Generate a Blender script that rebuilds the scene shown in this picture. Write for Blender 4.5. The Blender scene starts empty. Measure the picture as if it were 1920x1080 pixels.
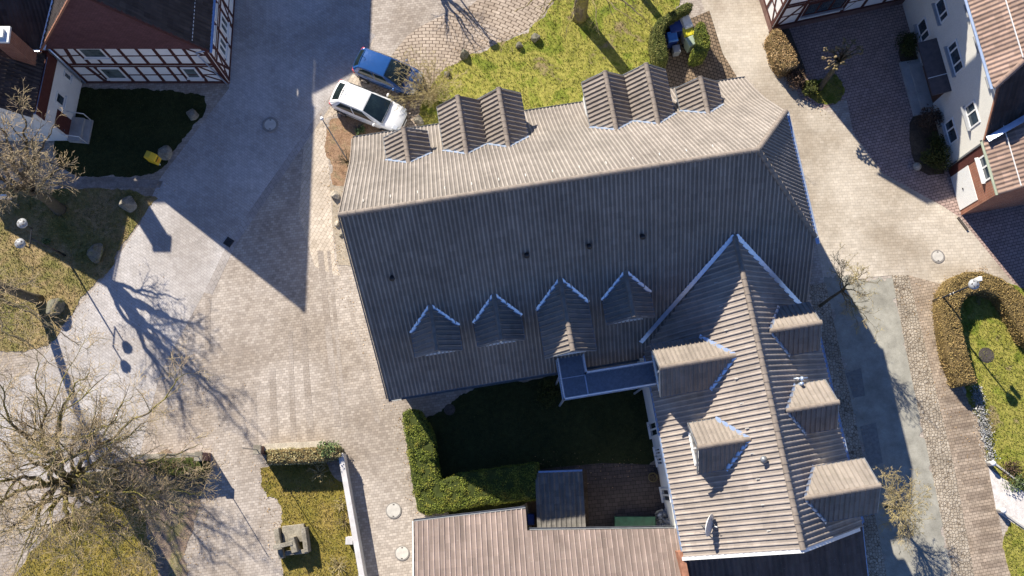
import bpy, bmesh, math, random
import numpy as np
from mathutils import Vector, Matrix, noise as mnoise

random.seed(7)
rng = np.random.default_rng(7)
R = math.radians
scene = bpy.context.scene
col = scene.collection

# ------------------------------------------------------------------ camera
CAM_F = 1750.0 / 1920.0            # focal length in picture widths
CAM_H = 50.0
TILT = math.atan(360.0 / 1750.0)
cam = bpy.data.cameras.new('camera')
cam.sensor_width = 36.0
cam.lens = 36.0 * CAM_F
cam.clip_end = 2000
cam_o = bpy.data.objects.new('camera', cam)
cam_o.location = (0, 0, CAM_H)
cam_o.rotation_euler = (TILT, 0, 0)
col.objects.link(cam_o)
scene.camera = cam_o

# ------------------------------------------------------------------ light
SUN_AZ, SUN_EL = R(124.3), R(34.3)
world = bpy.data.worlds.new("World")
scene.world = world
world.use_nodes = True
wn = world.node_tree
bg = wn.nodes['Background']
sky = wn.nodes.new('ShaderNodeTexSky')
sky.sky_type = 'NISHITA'
sky.sun_disc = False
sky.sun_elevation = SUN_EL
sky.sun_rotation = math.pi / 2 - SUN_AZ
sky.air_density = 1.0
sky.dust_density = 0.0
sky.ozone_density = 4.0
tint = wn.nodes.new('ShaderNodeMix'); tint.data_type = 'RGBA'; tint.blend_type = 'MULTIPLY'
tint.inputs[0].default_value = 1.0; tint.inputs[7].default_value = (.98, 1.16, 1.58, 1)   # camera white balance set for the warm sun
wn.links.new(sky.outputs[0], tint.inputs[6]); wn.links.new(tint.outputs[2], bg.inputs['Color'])
bg.inputs['Strength'].default_value = 0.05
sun = bpy.data.lights.new('sun', 'SUN')
sun.energy = 5.0
sun.angle = R(0.53)
sun.color = (1.0, 0.925, 0.80)
sun_o = bpy.data.objects.new('sun', sun)
S_DIR = Vector((math.cos(SUN_EL) * math.cos(SUN_AZ), math.cos(SUN_EL) * math.sin(SUN_AZ), math.sin(SUN_EL)))
sun_o.rotation_euler = S_DIR.to_track_quat('Z', 'Y').to_euler()
sun_o.location = (-40, 60, 60)
col.objects.link(sun_o)
scene.view_settings.view_transform = 'Standard'
scene.view_settings.look = 'None'
scene.view_settings.exposure = 0.9
scene.view_settings.gamma = 1.0
scene.cycles.max_bounces = 6
scene.cycles.diffuse_bounces = 2

# ------------------------------------------------------------------ surveying helper: a spot seen in the aerial survey picture -> place at height z
_c, _s = math.cos(TILT), math.sin(TILT)
def P(u, v, z=0.0):
    a = (u - 960) / 1750.0
    b = (540 - v) / 1750.0
    d = (a, b * _c + _s, b * _s - _c)
    t = (z - CAM_H) / d[2]
    return Vector((d[0] * t, d[1] * t, z))
def P2(u, v, z=0.0):
    p = P(u, v, z); return (p.x, p.y)

# ------------------------------------------------------------------ object helpers
def tag(o, label=None, cat=None, group=None, kind=None):
    if label: o['label'] = label
    if cat: o['category'] = cat
    if group: o['group'] = group
    if kind: o['kind'] = kind
    return o

def thing(name, label, cat, loc, group=None):
    o = bpy.data.objects.new(name, None)
    o.empty_display_size = 0.3
    o.location = loc
    col.objects.link(o)
    return tag(o, label, cat, group)

def root_loc(p):
    v = Vector((0, 0, 0))
    while p is not None:
        v = v + p.location
        p = p.parent
    return v

def link_mesh(name, me, mat, parent=None, smooth=False):
    if parent is not None:
        me.transform(Matrix.Translation(-root_loc(parent)))
    if mat is not None:
        me.materials.append(mat)
    if smooth:
        me.polygons.foreach_set('use_smooth', [True] * len(me.polygons))
    me.update()
    o = bpy.data.objects.new(name, me)
    o.parent = parent
    col.objects.link(o)
    return o

class MB:
    def __init__(s):
        s.v, s.f = [], []
    def add(s, vs, fs):
        k = len(s.v)
        s.v += [tuple(p) for p in vs]
        s.f += [tuple(i + k for i in f) for f in fs]
        return s
    def obox(s, o, a, b, c):
        o, a, b, c = Vector(o), Vector(a), Vector(b), Vector(c)
        vs = [o, o + a, o + a + b, o + b, o + c, o + a + c, o + a + b + c, o + b + c]
        return s.add(vs, [(0, 3, 2, 1), (4, 5, 6, 7), (0, 1, 5, 4), (1, 2, 6, 5), (2, 3, 7, 6), (3, 0, 4, 7)])
    def box(s, cx, cy, z0, z1, sx, sy, ang=0):
        e = Vector((math.cos(ang), math.sin(ang), 0)); q = Vector((-e.y, e.x, 0))
        o = Vector((cx, cy, z0)) - e * sx / 2 - q * sy / 2
        return s.obox(o, e * sx, q * sy, (0, 0, z1 - z0))
    def extrude(s, poly, vec):
        n = len(poly); vec = Vector(vec)
        vs = [Vector(p) for p in poly] + [Vector(p) + vec for p in poly]
        fs = [tuple(range(n - 1, -1, -1)), tuple(range(n, 2 * n))]
        fs += [(i, (i + 1) % n, n + (i + 1) % n, n + i) for i in range(n)]
        return s.add(vs, fs)
    def prism(s, pts, z0, z1):
        return s.extrude([(p[0], p[1], z0) for p in pts], (0, 0, z1 - z0))
    def bar(s, p, q, w, h=None):
        p, q = Vector(p), Vector(q); d = (q - p)
        h = w if h is None else h
        dn = d.normalized()
        up = Vector((0, 0, 1)) if abs(dn.z) < .95 else Vector((1, 0, 0))
        a = dn.cross(up).normalized() * w; b = a.cross(dn).normalized() * h
        return s.obox(p - a / 2 - b / 2, d, a, b)
    def tube(s, pts, rad, n=6, cap=True):
        pts = [Vector(p) for p in pts]
        if not hasattr(rad, '__len__'): rad = [rad] * len(pts)
        k = len(s.v)
        pa = None
        for i, p in enumerate(pts):
            d = (pts[min(i + 1, len(pts) - 1)] - pts[max(i - 1, 0)]).normalized()
            if pa is None:
                pa = d.orthogonal().normalized()
            else:
                pa = (pa - d * pa.dot(d))
                pa = pa.normalized() if pa.length > 1e-6 else d.orthogonal().normalized()
            b = d.cross(pa)
            for j in range(n):
                t = 2 * math.pi * j / n
                s.v.append(tuple(p + (pa * math.cos(t) + b * math.sin(t)) * rad[i]))
        for i in range(len(pts) - 1):
            for j in range(n):
                s.f.append((k + i * n + j, k + i * n + (j + 1) % n, k + (i + 1) * n + (j + 1) % n, k + (i + 1) * n + j))
        if cap:
            s.f.append(tuple(k + j for j in range(n - 1, -1, -1)))
            e = k + (len(pts) - 1) * n
            s.f.append(tuple(e + j for j in range(n)))
        return s
    def lathe(s, c, prof, n=20):
        c = Vector(c)
        k = len(s.v)
        for (r, z) in prof:
            for j in range(n):
                t = 2 * math.pi * j / n
                s.v.append((c.x + r * math.cos(t), c.y + r * math.sin(t), c.z + z))
        m = len(prof)
        for i in range(m - 1):
            for j in range(n):
                s.f.append((k + i * n + j, k + i * n + (j + 1) % n, k + (i + 1) * n + (j + 1) % n, k + (i + 1) * n + j))
        s.f.append(tuple(k + j for j in range(n - 1, -1, -1)))
        s.f.append(tuple(k + (m - 1) * n + j for j in range(n)))
        return s
    def build(s, name, mat, parent=None, smooth=False, bevel=0, bseg=1):
        me = bpy.data.meshes.new(name)
        me.from_pydata(s.v, [], s.f)
        bm = bmesh.new(); bm.from_mesh(me)
        bmesh.ops.recalc_face_normals(bm, faces=bm.faces)
        if bevel:
            es = [e for e in bm.edges if len(e.link_faces) == 2 and e.calc_face_angle(0) > .5]
            bmesh.ops.bevel(bm, geom=es, offset=bevel, segments=bseg, affect='EDGES', profile=.5)
        bm.to_mesh(me); bm.free()
        return link_mesh(name, me, mat, parent, smooth)

class Wall:
    """a vertical wall plane: s runs along it, o outwards"""
    def __init__(w, a, b, flip=False):
        w.a = Vector((a[0], a[1], 0)); bb = Vector((b[0], b[1], 0))
        w.d = (bb - w.a).normalized(); w.len = (bb - w.a).length
        w.n = Vector((w.d.y, -w.d.x, 0))
        if flip: w.n = -w.n
    def pt(w, s, z, o=0.0):
        return w.a + w.d * s + w.n * o + Vector((0, 0, z))
    def box(w, mb, s0, s1, z0, z1, o0, o1):
        mb.obox(w.pt(s0, z0, o0), w.d * (s1 - s0), w.n * (o1 - o0), (0, 0, z1 - z0)); return mb
    def beam(w, mb, s0, z0, s1, z1, wd, o=0.02):
        d = Vector((s1 - s0, z1 - z0)); l = d.length; d /= l; q = Vector((-d.y, d.x)) * wd / 2
        pl = [(s0 + q.x, z0 + q.y), (s1 + q.x, z1 + q.y), (s1 - q.x, z1 - q.y), (s0 - q.x, z0 - q.y)]
        mb.extrude([w.pt(p[0], p[1], -.03) for p in pl], w.n * (o + .03)); return mb

# ------------------------------------------------------------------ materials
def new_mat(name):
    m = bpy.data.materials.new(name); m.use_nodes = True
    nt = m.node_tree
    return m, nt, nt.nodes, nt.links, nt.nodes['Principled BSDF']

def lin(r, g, b):
    f = lambda c: c / 12.92 if c <= .04045 else ((c + .055) / 1.055) ** 2.4
    return (f(r) * 1.0, f(g) * 1.015, f(b) * 1.05, 1)

class NT:
    """tiny node helper"""
    def __init__(s, nt): s.nt = nt; s.n = nt.nodes; s.l = nt.links
    def node(s, t, **kw):
        x = s.n.new(t)
        for k, v in kw.items(): setattr(x, k, v)
        return x
    def link(s, a, b): s.l.new(a, b)
    def coord(s, which='Object'): return s.node('ShaderNodeTexCoord').outputs[which]
    def mapping(s, v, scale=(1, 1, 1), rot=(0, 0, 0), loc=(0, 0, 0)):
        m = s.node('ShaderNodeMapping'); s.link(v, m.inputs['Vector'])
        m.inputs['Scale'].default_value = scale; m.inputs['Rotation'].default_value = rot; m.inputs['Location'].default_value = loc
        return m.outputs[0]
    def noise(s, v, scale, detail=4, rough=.55, dist=0.0):
        n = s.node('ShaderNodeTexNoise'); s.link(v, n.inputs['Vector'])
        n.inputs['Scale'].default_value = scale; n.inputs['Detail'].default_value = detail
        n.inputs['Roughness'].default_value = rough; n.inputs['Distortion'].default_value = dist
        return n.outputs['Fac']
    def ramp(s, f, stops):
        r = s.node('ShaderNodeValToRGB'); s.link(f, r.inputs['Fac'])
        el = r.color_ramp.elements
        while len(el) < len(stops): el.new(0.5)
        for e, (p, c) in zip(el, stops):
            e.position = p
            e.color = c if hasattr(c, '__len__') else (c, c, c, 1)
        return r.outputs['Color']
    def mix(s, a, b, fac, mode='MIX'):
        m = s.node('ShaderNodeMix', data_type='RGBA', blend_type=mode)
        for sock, val in ((m.inputs[6], a), (m.inputs[7], b)):
            if isinstance(val, bpy.types.NodeSocket): s.link(val, sock)
            else: sock.default_value = val if hasattr(val, '__len__') else (val, val, val, 1)
        if isinstance(fac, bpy.types.NodeSocket): s.link(fac, m.inputs[0])
        else: m.inputs[0].default_value = fac
        return m.outputs[2]
    def math(s, op, a, b=None):
        m = s.node('ShaderNodeMath', operation=op)
        for i, val in enumerate((a, b)):
            if val is None: continue
            if isinstance(val, bpy.types.NodeSocket): s.link(val, m.inputs[i])
            else: m.inputs[i].default_value = val
        return m.outputs[0]
    def bump(s, h, strength=.5, dist=.02):
        b = s.node('ShaderNodeBump'); s.link(h, b.inputs['Height'])
        b.inputs['Strength'].default_value = strength; b.inputs['Distance'].default_value = dist
        return b.outputs[0]

def simple_mat(name, c, rough=.6, metal=0.0, var=.12, vscale=3.0, spec=.5, fine=0.0):
    m, nt, nd, lk, bs = new_mat(name); t = NT(nt)
    c = tuple(c[:3])
    co = t.coord()
    n = t.noise(co, vscale, 5)
    lo = tuple(x * (1 - var) for x in c) + (1,); hi = tuple(min(1, x * (1 + var)) for x in c) + (1,)
    cc = t.ramp(n, [(.3, lo), (.7, hi)])
    if fine:
        n2 = t.noise(co, vscale * 14, 2)
        cc = t.mix(cc, t.ramp(n2, [(.3, 1 - fine), (.7, 1 + fine)]), 1.0, 'MULTIPLY')
    t.link(cc, bs.inputs['Base Color'])
    bs.inputs['Roughness'].default_value = rough
    bs.inputs['Metallic'].default_value = metal
    bs.inputs['Specular IOR Level'].default_value = spec
    return m

def paver_mat(name, c1, c2, mortar, bw, bh, ang=0.0, joint=.012, dirt=.35, dscale=.35, row=.5, polar=None, dirtcol=None, warp=.02, contrast=1.0, stain=.0):
    m, nt, nd, lk, bs = new_mat(name); t = NT(nt)
    co = t.coord()
    v = co
    if polar:
        cx, cy, rr = polar
        sep = t.node('ShaderNodeSeparateXYZ'); t.link(co, sep.inputs[0])
        dx = t.math('SUBTRACT', sep.outputs[0], cx); dy = t.math('SUBTRACT', sep.outputs[1], cy)
        th = t.math('MULTIPLY', t.math('ARCTAN2', dy, dx), rr)
        r2 = t.math('SQRT', t.math('ADD', t.math('MULTIPLY', dx, dx), t.math('MULTIPLY', dy, dy)))
        cm = t.node('ShaderNodeCombineXYZ'); t.link(th, cm.inputs[0]); t.link(r2, cm.inputs[1])
        v = cm.outputs[0]
    else:
        v = t.mapping(co, rot=(0, 0, -ang))
    if warp:
        wnz = t.node('ShaderNodeTexNoise'); t.link(co, wnz.inputs['Vector']); wnz.inputs['Scale'].default_value = 1.7; wnz.inputs['Detail'].default_value = 3
        sub = t.node('ShaderNodeVectorMath', operation='SUBTRACT'); t.link(wnz.outputs['Color'], sub.inputs[0]); sub.inputs[1].default_value = (.5, .5, .5)
        sc = t.node('ShaderNodeVectorMath', operation='SCALE'); t.link(sub.outputs[0], sc.inputs[0]); sc.inputs['Scale'].default_value = warp * 4
        ad = t.node('ShaderNodeVectorMath', operation='ADD'); t.link(v, ad.inputs[0]); t.link(sc.outputs[0], ad.inputs[1])
        v = ad.outputs[0]
    br = t.node('ShaderNodeTexBrick'); t.link(v, br.inputs['Vector'])
    br.inputs['Scale'].default_value = 1.0
    br.inputs['Brick Width'].default_value = bw; br.inputs['Row Height'].default_value = bh
    br.inputs['Mortar Size'].default_value = joint; br.inputs['Mortar Smooth'].default_value = .3
    br.inputs['Color1'].default_value = c1; br.inputs['Color2'].default_value = c2; br.inputs['Mortar'].default_value = mortar
    br.offset = row
    cc = br.outputs['Color']
    big = t.noise(co, dscale, 6, .6, .3)
    dc = dirtcol or (.55, .5, .44, 1)
    cc = t.mix(cc, t.mix(cc, dc, 1.0, 'MULTIPLY'), t.ramp(big, [(.41, 0.0), (.62, dirt)]))
    mid = t.noise(co, 2.3, 5, .65)
    cc = t.mix(cc, t.ramp(mid, [(.25, .84), (.75, 1.12)]), 1.0, 'MULTIPLY')
    fine = t.noise(co, 38, 2)
    cc = t.mix(cc, t.ramp(fine, [(.25, .84), (.75, 1.14)]), 1.0, 'MULTIPLY')
    t.link(cc, bs.inputs['Base Color'])
    bs.inputs['Roughness'].default_value = .85
    bs.inputs['Specular IOR Level'].default_value = .25
    h = t.math('ADD', t.math('MULTIPLY', br.outputs['Fac'], -1.0), t.math('MULTIPLY', fine, .4))
    t.link(t.bump(h, .5, .012), bs.inputs['Normal'])
    return m

def cobble_mat(name, c1, c2, joint, scale, dirt=.4):
    m, nt, nd, lk, bs = new_mat(name); t = NT(nt)
    co = t.coord()
    vo = t.node('ShaderNodeTexVoronoi', feature='DISTANCE_TO_EDGE'); t.link(co, vo.inputs['Vector']); vo.inputs['Scale'].default_value = scale
    v2 = t.node('ShaderNodeTexVoronoi', feature='F1'); t.link(co, v2.inputs['Vector']); v2.inputs['Scale'].default_value = scale
    vo.inputs['Randomness'].default_value = .7; v2.inputs['Randomness'].default_value = .7
    g = t.node('ShaderNodeSeparateColor'); t.link(v2.outputs['Color'], g.inputs[0])
    cc = t.mix(c1, c2, g.outputs[0])
    cc = t.mix(joint, cc, t.ramp(vo.outputs['Distance'], [(.02, 0.0), (.11, 1.0)]))
    big = t.noise(co, .6, 5)
    cc = t.mix(cc, t.ramp(big, [(.3, 1 - dirt), (.7, 1.05)]), 1.0, 'MULTIPLY')
    fine = t.noise(co, 30, 2)
    cc = t.mix(cc, t.ramp(fine, [(.25, .85), (.75, 1.12)]), 1.0, 'MULTIPLY')
    t.link(cc, bs.inputs['Base Color'])
    bs.inputs['Roughness'].default_value = .85; bs.inputs['Specular IOR Level'].default_value = .25
    t.link(t.bump(t.ramp(vo.outputs['Distance'], [(0, 0.0), (.15, 1.0)]), .7, .02), bs.inputs['Normal'])
    return m

def ground_mat(name, cols, scale=.8, fine=25, bump=.02, rough=.95, mids=4.0):
    """mottled ground: cols = list of (pos, colour) over a broad noise"""
    m, nt, nd, lk, bs = new_mat(name); t = NT(nt)
    co = t.coord()
    a = t.noise(co, scale, 8, .68, .4)
    cc = t.ramp(a, cols)
    b = t.noise(co, mids, 5, .65)
    cc = t.mix(cc, t.ramp(b, [(.28, .72), (.72, 1.25)]), 1.0, 'MULTIPLY')
    f = t.noise(co, fine, 3, .7)
    cc = t.mix(cc, t.ramp(f, [(.25, .62), (.75, 1.38)]), 1.0, 'MULTIPLY')
    t.link(cc, bs.inputs['Base Color'])
    bs.inputs['Roughness'].default_value = rough; bs.inputs['Specular IOR Level'].default_value = .1
    t.link(t.bump(f, .8, bump), bs.inputs['Normal'])
    return m

def roof_mat(name, base, tile_w=.30, course=.34, var=.16, moss=.25, mosscol=(.12, .12, .075, 1), rough=.8, lich=.0, streak=.3, spec=.12, rib=None):
    m, nt, nd, lk, bs = new_mat(name); t = NT(nt)
    uv = t.coord('UV')
    co = t.coord('Object')
    sep = t.node('ShaderNodeSeparateXYZ'); t.link(uv, sep.inputs[0])
    fu = t.math('FLOOR', t.math('DIVIDE', sep.outputs[0], tile_w)); fv = t.math('FLOOR', t.math('DIVIDE', sep.outputs[1], course))
    cm = t.node('ShaderNodeCombineXYZ'); t.link(fu, cm.inputs[0]); t.link(fv, cm.inputs[1])
    wn_ = t.node('ShaderNodeTexWhiteNoise'); t.link(cm.outputs[0], wn_.inputs['Vector'])
    b = tuple(base[:3])
    cc = t.ramp(wn_.outputs['Value'], [(0, tuple(x * (1 - var) for x in b) + (1,)), (.9, tuple(x * (1 + var * .7) for x in b) + (1,)), (1, tuple(x * (1 + var * 1.3) for x in b) + (1,))])
    big = t.noise(co, .45, 6, .6)
    cc = t.mix(cc, t.ramp(big, [(.3, .82), (.7, 1.12)]), 1.0, 'MULTIPLY')
    st = t.noise(t.mapping(uv, scale=(3.2, .22, 1)), 1.0, 5, .65)
    cc = t.mix(cc, t.ramp(st, [(.36, 1 - streak), (.56, 1.0), (.8, 1 + streak * .35)]), 1.0, 'MULTIPLY')
    mo = t.noise(co, 2.6, 7, .72)
    cc = t.mix(cc, mosscol, t.ramp(mo, [(.52, 0.0), (.72, moss)]))
    if lich:
        lf = t.noise(co, 16, 2, .5)
        cc = t.mix(cc, (.5, .48, .42, 1), t.ramp(lf, [(.66, 0.0), (.74, lich)]))
    if rib:                                   # troughs darkened, rib tops paled: wear, plus painted-in rib light and shade
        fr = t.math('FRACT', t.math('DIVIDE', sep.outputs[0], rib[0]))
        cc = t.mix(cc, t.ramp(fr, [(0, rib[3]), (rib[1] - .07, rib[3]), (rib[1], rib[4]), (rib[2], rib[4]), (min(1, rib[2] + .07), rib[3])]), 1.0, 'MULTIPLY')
    f = t.noise(co, 60, 2)
    cc = t.mix(cc, t.ramp(f, [(.25, .88), (.75, 1.1)]), 1.0, 'MULTIPLY')
    t.link(cc, bs.inputs['Base Color'])
    bs.inputs['Roughness'].default_value = rough; bs.inputs['Specular IOR Level'].default_value = spec
    t.link(t.bump(f, .25, .004), bs.inputs['Normal'])
    return m

def leaf_mat(name, cols, scale=6.0, rough=.7, trans=.12):
    m, nt, nd, lk, bs = new_mat(name); t = NT(nt)
    co = t.coord()
    a = t.noise(co, scale, 6, .7)
    cc = t.ramp(a, cols)
    g = t.node('ShaderNodeNewGeometry')
    cc = t.mix(cc, t.ramp(g.outputs['Random Per Island'], [(0, .62), (1, 1.35)]), 1.0, 'MULTIPLY')
    t.link(cc, bs.inputs['Base Color'])
    bs.inputs['Roughness'].default_value = rough; bs.inputs['Specular IOR Level'].default_value = .2
    return m

def bark_mat(name, c1, c2, moss, mossamt=.6, scale=5.0):
    m, nt, nd, lk, bs = new_mat(name); t = NT(nt)
    co = t.coord()
    a = t.noise(co, scale, 6, .7)
    cc = t.ramp(a, [(.3, c1), (.7, c2)])
    b = t.noise(co, 1.1, 6, .75, .5)
    cc = t.mix(cc, moss, t.ramp(b, [(.40, 0.0), (.62, mossamt)]))
    t.link(cc, bs.inputs['Base Color'])
    bs.inputs['Roughness'].default_value = .9; bs.inputs['Specular IOR Level'].default_value = .15
    t.link(t.bump(a, .6, .02), bs.inputs['Normal'])
    return m

def glass_mat(name, c=(.03, .045, .06), rough=.06):
    m, nt, nd, lk, bs = new_mat(name); t = NT(nt)
    n = t.noise(t.coord(), 1.6, 3)
    lo = tuple(x * .5 for x in c) + (1,); hi = tuple(x * 1.7 for x in c) + (1,)
    t.link(t.ramp(n, [(.3, lo), (.7, hi)]), bs.inputs['Base Color'])
    bs.inputs['Roughness'].default_value = rough; bs.inputs['Specular IOR Level'].default_value = .8
    return m

def paint_mat(name, c, rough=.22, metal=.0, coat=.6):
    m, nt, nd, lk, bs = new_mat(name); t = NT(nt)
    n = t.noise(t.coord(), 2.0, 5)
    lo = tuple(x * .93 for x in c) + (1,); hi = tuple(min(1, x * 1.05) for x in c) + (1,)
    t.link(t.ramp(n, [(.3, lo), (.7, hi)]), bs.inputs['Base Color'])
    d = t.noise(t.coord(), 9.0, 4)
    t.link(t.math('ADD', t.math('MULTIPLY', d, .25), max(.05, rough - .12)), bs.inputs['Roughness'])
    bs.inputs['Metallic'].default_value = metal
    bs.inputs['Coat Weight'].default_value = coat; bs.inputs['Coat Roughness'].default_value = .06
    return m

def brick_mat(name, c1, c2, mortar, bw=.25, bh=.075, joint=.01, axis='x'):
    m, nt, nd, lk, bs = new_mat(name); t = NT(nt)
    co = t.coord()
    sep = t.node('ShaderNodeSeparateXYZ'); t.link(co, sep.inputs[0])
    cm = t.node('ShaderNodeCombineXYZ')
    t.link(t.math('ADD', sep.outputs[0], sep.outputs[1]), cm.inputs[0]); t.link(sep.outputs[2], cm.inputs[1])
    br = t.node('ShaderNodeTexBrick'); t.link(cm.outputs[0], br.inputs['Vector'])
    br.inputs['Scale'].default_value = 1.0; br.inputs['Brick Width'].default_value = bw; br.inputs['Row Height'].default_value = bh
    br.inputs['Mortar Size'].default_value = joint; br.inputs['Color1'].default_value = c1; br.inputs['Color2'].default_value = c2; br.inputs['Mortar'].default_value = mortar
    n = t.noise(co, 2.2, 6, .65)
    cc = t.mix(br.outputs['Color'], t.ramp(n, [(.3, .8), (.7, 1.15)]), 1.0, 'MULTIPLY')
    t.link(cc, bs.inputs['Base Color']); bs.inputs['Roughness'].default_value = .85; bs.inputs['Specular IOR Level'].default_value = .2
    t.link(t.bump(br.outputs['Fac'], .4, -.006), bs.inputs['Normal'])
    return m

M = {}
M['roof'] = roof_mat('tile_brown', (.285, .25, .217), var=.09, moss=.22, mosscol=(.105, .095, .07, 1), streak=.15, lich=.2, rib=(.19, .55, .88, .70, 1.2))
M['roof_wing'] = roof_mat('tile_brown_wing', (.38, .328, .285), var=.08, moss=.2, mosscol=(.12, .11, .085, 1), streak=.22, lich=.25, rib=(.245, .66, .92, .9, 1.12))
M['roof_dormer'] = roof_mat('tile_dormer', (.295, .256, .22), var=.10, moss=.3, streak=.15, lich=.2)
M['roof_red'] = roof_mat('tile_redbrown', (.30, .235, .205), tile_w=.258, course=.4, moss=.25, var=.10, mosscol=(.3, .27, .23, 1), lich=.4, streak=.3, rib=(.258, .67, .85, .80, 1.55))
M['roof_low'] = roof_mat('tile_low_shaded', (.17, .12, .10), tile_w=.255, course=.4, moss=.3, var=.12, lich=.3)  # darker copy of the red-brown tile, shade put into its colour
M['roof_dark'] = roof_mat('tile_dark', (.062, .052, .05), course=.33, moss=.3, var=.22, mosscol=(.06, .06, .05, 1))
M['roof_pink'] = roof_mat('tile_pink', (.32, .225, .18), moss=.2, var=.18, tile_w=.24, course=.36, lich=.2)
M['roof_shed'] = roof_mat('tile_shed', (.2, .185, .165), moss=.4, var=.15, lich=.3)
M['cap'] = simple_mat('ridge_cap', (.235, .195, .16), .7, 0, .22, 4, .3, .12)
M['zinc'] = simple_mat('zinc_sheet', (.50, .60, .77), .34, .6, .10, 5)
M['zinc_dark'] = simple_mat('zinc_dark', (.22, .23, .24), .45, .4, .15, 5)
M['white_trim'] = simple_mat('white_trim', (.78, .78, .76), .5, 0, .05)
M['render_white'] = simple_mat('white_render', (.76, .76, .74), .9, 0, .06, 1.2, .2, .04)
M['render_cream'] = simple_mat('cream_render', (.72, .70, .63), .92, 0, .05, .9, .2, .06)
M['wall_grey'] = simple_mat('weathered_render', (.56, .54, .53), .9, 0, .16, 2.5, .2, .08)
M['infill'] = simple_mat('white_infill', (.78, .77, .75), .9, 0, .06, 1.0, .2, .03)
M['timber'] = simple_mat('oxblood_timber', (.075, .026, .022), .75, 0, .3, 6, .25, .15)
M['cladding'] = brick_mat('gable_cladding', (.14, .066, .07, 1), (.112, .054, .06, 1), (.075, .04, .043, 1), .16, .11, .008)
M['terracotta'] = simple_mat('terracotta', (.33, .155, .095), .8, 0, .3, 5, .25, .15)
M['brick'] = brick_mat('red_brick', (.34, .125, .07, 1), (.26, .09, .055, 1), (.36, .28, .22, 1), .22, .07, .008)
M['brown_board'] = simple_mat('brown_board', (.09, .03, .025), .75, 0, .2, 6, .25, .1)
M['door_brown'] = simple_mat('brown_door', (.12, .055, .03), .6, 0, .25, 5)
M['plinth'] = simple_mat('plinth_stone', (.2, .12, .10), .9, 0, .2, 3, .2, .15)
M['glass'] = glass_mat('window_glass')
M['curtain'] = glass_mat('curtained_glass', (.10, .125, .125), .15)
M['steel'] = simple_mat('galvanised_steel', (.46, .54, .66), .4, .5, .12, 6)
M['deck'] = simple_mat('deck_grating', (.15, .19, .25), .6, .2, .15, 8, .4, .2)
M['black'] = simple_mat('black_metal', (.02, .02, .022), .45, .2, .2, 6)
M['rubber'] = simple_mat('black_rubber', (.018, .018, .018), .75, 0, .2, 8)
M['grey_plastic'] = simple_mat('grey_plastic', (.33, .34, .35), .5, 0, .12, 5)
M['concrete'] = simple_mat('concrete', (.40, .385, .36), .9, 0, .15, 2, .2, .12)
M['manhole'] = simple_mat('manhole_concrete', (.50, .475, .43), .85, 0, .12, 4, .2, .1)
M['manhole_ring'] = simple_mat('manhole_ring', (.26, .24, .22), .85, 0, .2, 6, .2, .15)
M['iron'] = simple_mat('cast_iron', (.10, .085, .075), .65, .4, .25, 8, .3, .2)
M['stone'] = ground_mat('sandstone', [(.3, (.16, .145, .115, 1)), (.55, (.30, .27, .215, 1)), (.75, (.38, .35, .28, 1))], 1.6, 18, .02)
M['stone_moss'] = ground_mat('mossy_stone', [(.3, (.10, .10, .07, 1)), (.5, (.2, .185, .145, 1)), (.62, (.14, .15, .05, 1)), (.75, (.24, .22, .17, 1))], 1.8, 18, .02)
M['stone_pale'] = ground_mat('pale_stone', [(.3, (.38, .33, .26, 1)), (.7, (.5, .45, .36, 1))], 1.6, 18, .015)
M['white_paint'] = paint_mat('white_car_paint', (.80, .80, .79), .25)
M['blue_paint'] = paint_mat('blue_car_paint', (.02, .085, .27), .22, .15, .8)
M['chrome'] = simple_mat('bright_metal', (.7, .7, .7), .2, .9, .05)
M['red_lamp'] = simple_mat('red_lens', (.5, .02, .03), .2, 0, .1)
M['clear_lamp'] = simple_mat('clear_lens', (.55, .57, .58), .15, .3, .1)
M['car_glass'] = glass_mat('car_glass', (.012, .02, .02), .04)
M['interior'] = simple_mat('car_interior', (.1, .1, .1), .8)
# ground
M['plaza'] = paver_mat('plaza_pavers', lin(.745, .70, .645), lin(.635, .59, .54), lin(.555, .51, .465), .20, .14, R(8), .008, .6, .22, warp=.014)
M['road'] = paver_mat('road_pavers', lin(.755, .73, .705), lin(.70, .675, .65), lin(.61, .585, .565), .21, .14, R(-34), .008, .5, .25, warp=.014)
M['band'] = paver_mat('band_pavers', lin(.68, .635, .585), lin(.63, .585, .535), lin(.52, .48, .44), .20, .14, R(8), .008, .5, .4)
M['strip'] = paver_mat('kerb_pavers', lin(.68, .65, .62), lin(.64, .61, .585), lin(.53, .505, .48), .35, .24, R(-57), .01, .35, .4)
M['pale'] = paver_mat('pale_pavers', lin(.80, .745, .67), lin(.74, .685, .61), lin(.60, .54, .47), .26, .2, R(62), .009, .4, .4)
M['arc'] = paver_mat('arc_cobbles', lin(.74, .675, .60), lin(.66, .595, .525), lin(.40, .345, .29), .27, .20, 0, .018, .45, .5, polar=(P(800, 330).x, P(800, 330).y, 5.5), warp=.012)
M['yard'] = paver_mat('yard_pavers', lin(.70, .60, .555), lin(.61, .525, .49), lin(.38, .33, .29), .26, .17, R(13), .016, .3, .4)
M['street'] = paver_mat('street_pavers', lin(.775, .73, .66), lin(.725, .68, .61), lin(.655, .61, .545), .26, .17, R(3), .008, .65, .22)
M['bin_yard'] = paver_mat('dark_cobbles', lin(.55, .47, .38), lin(.46, .39, .31), lin(.22, .19, .15), .24, .2, R(-18), .022, .3, .5)
M['walk'] = paver_mat('sidewalk_pavers', lin(.70, .63, .55), lin(.61, .55, .48), lin(.45, .40, .34), .22, .16, R(10), .011, .55, .6, warp=.015)
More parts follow.
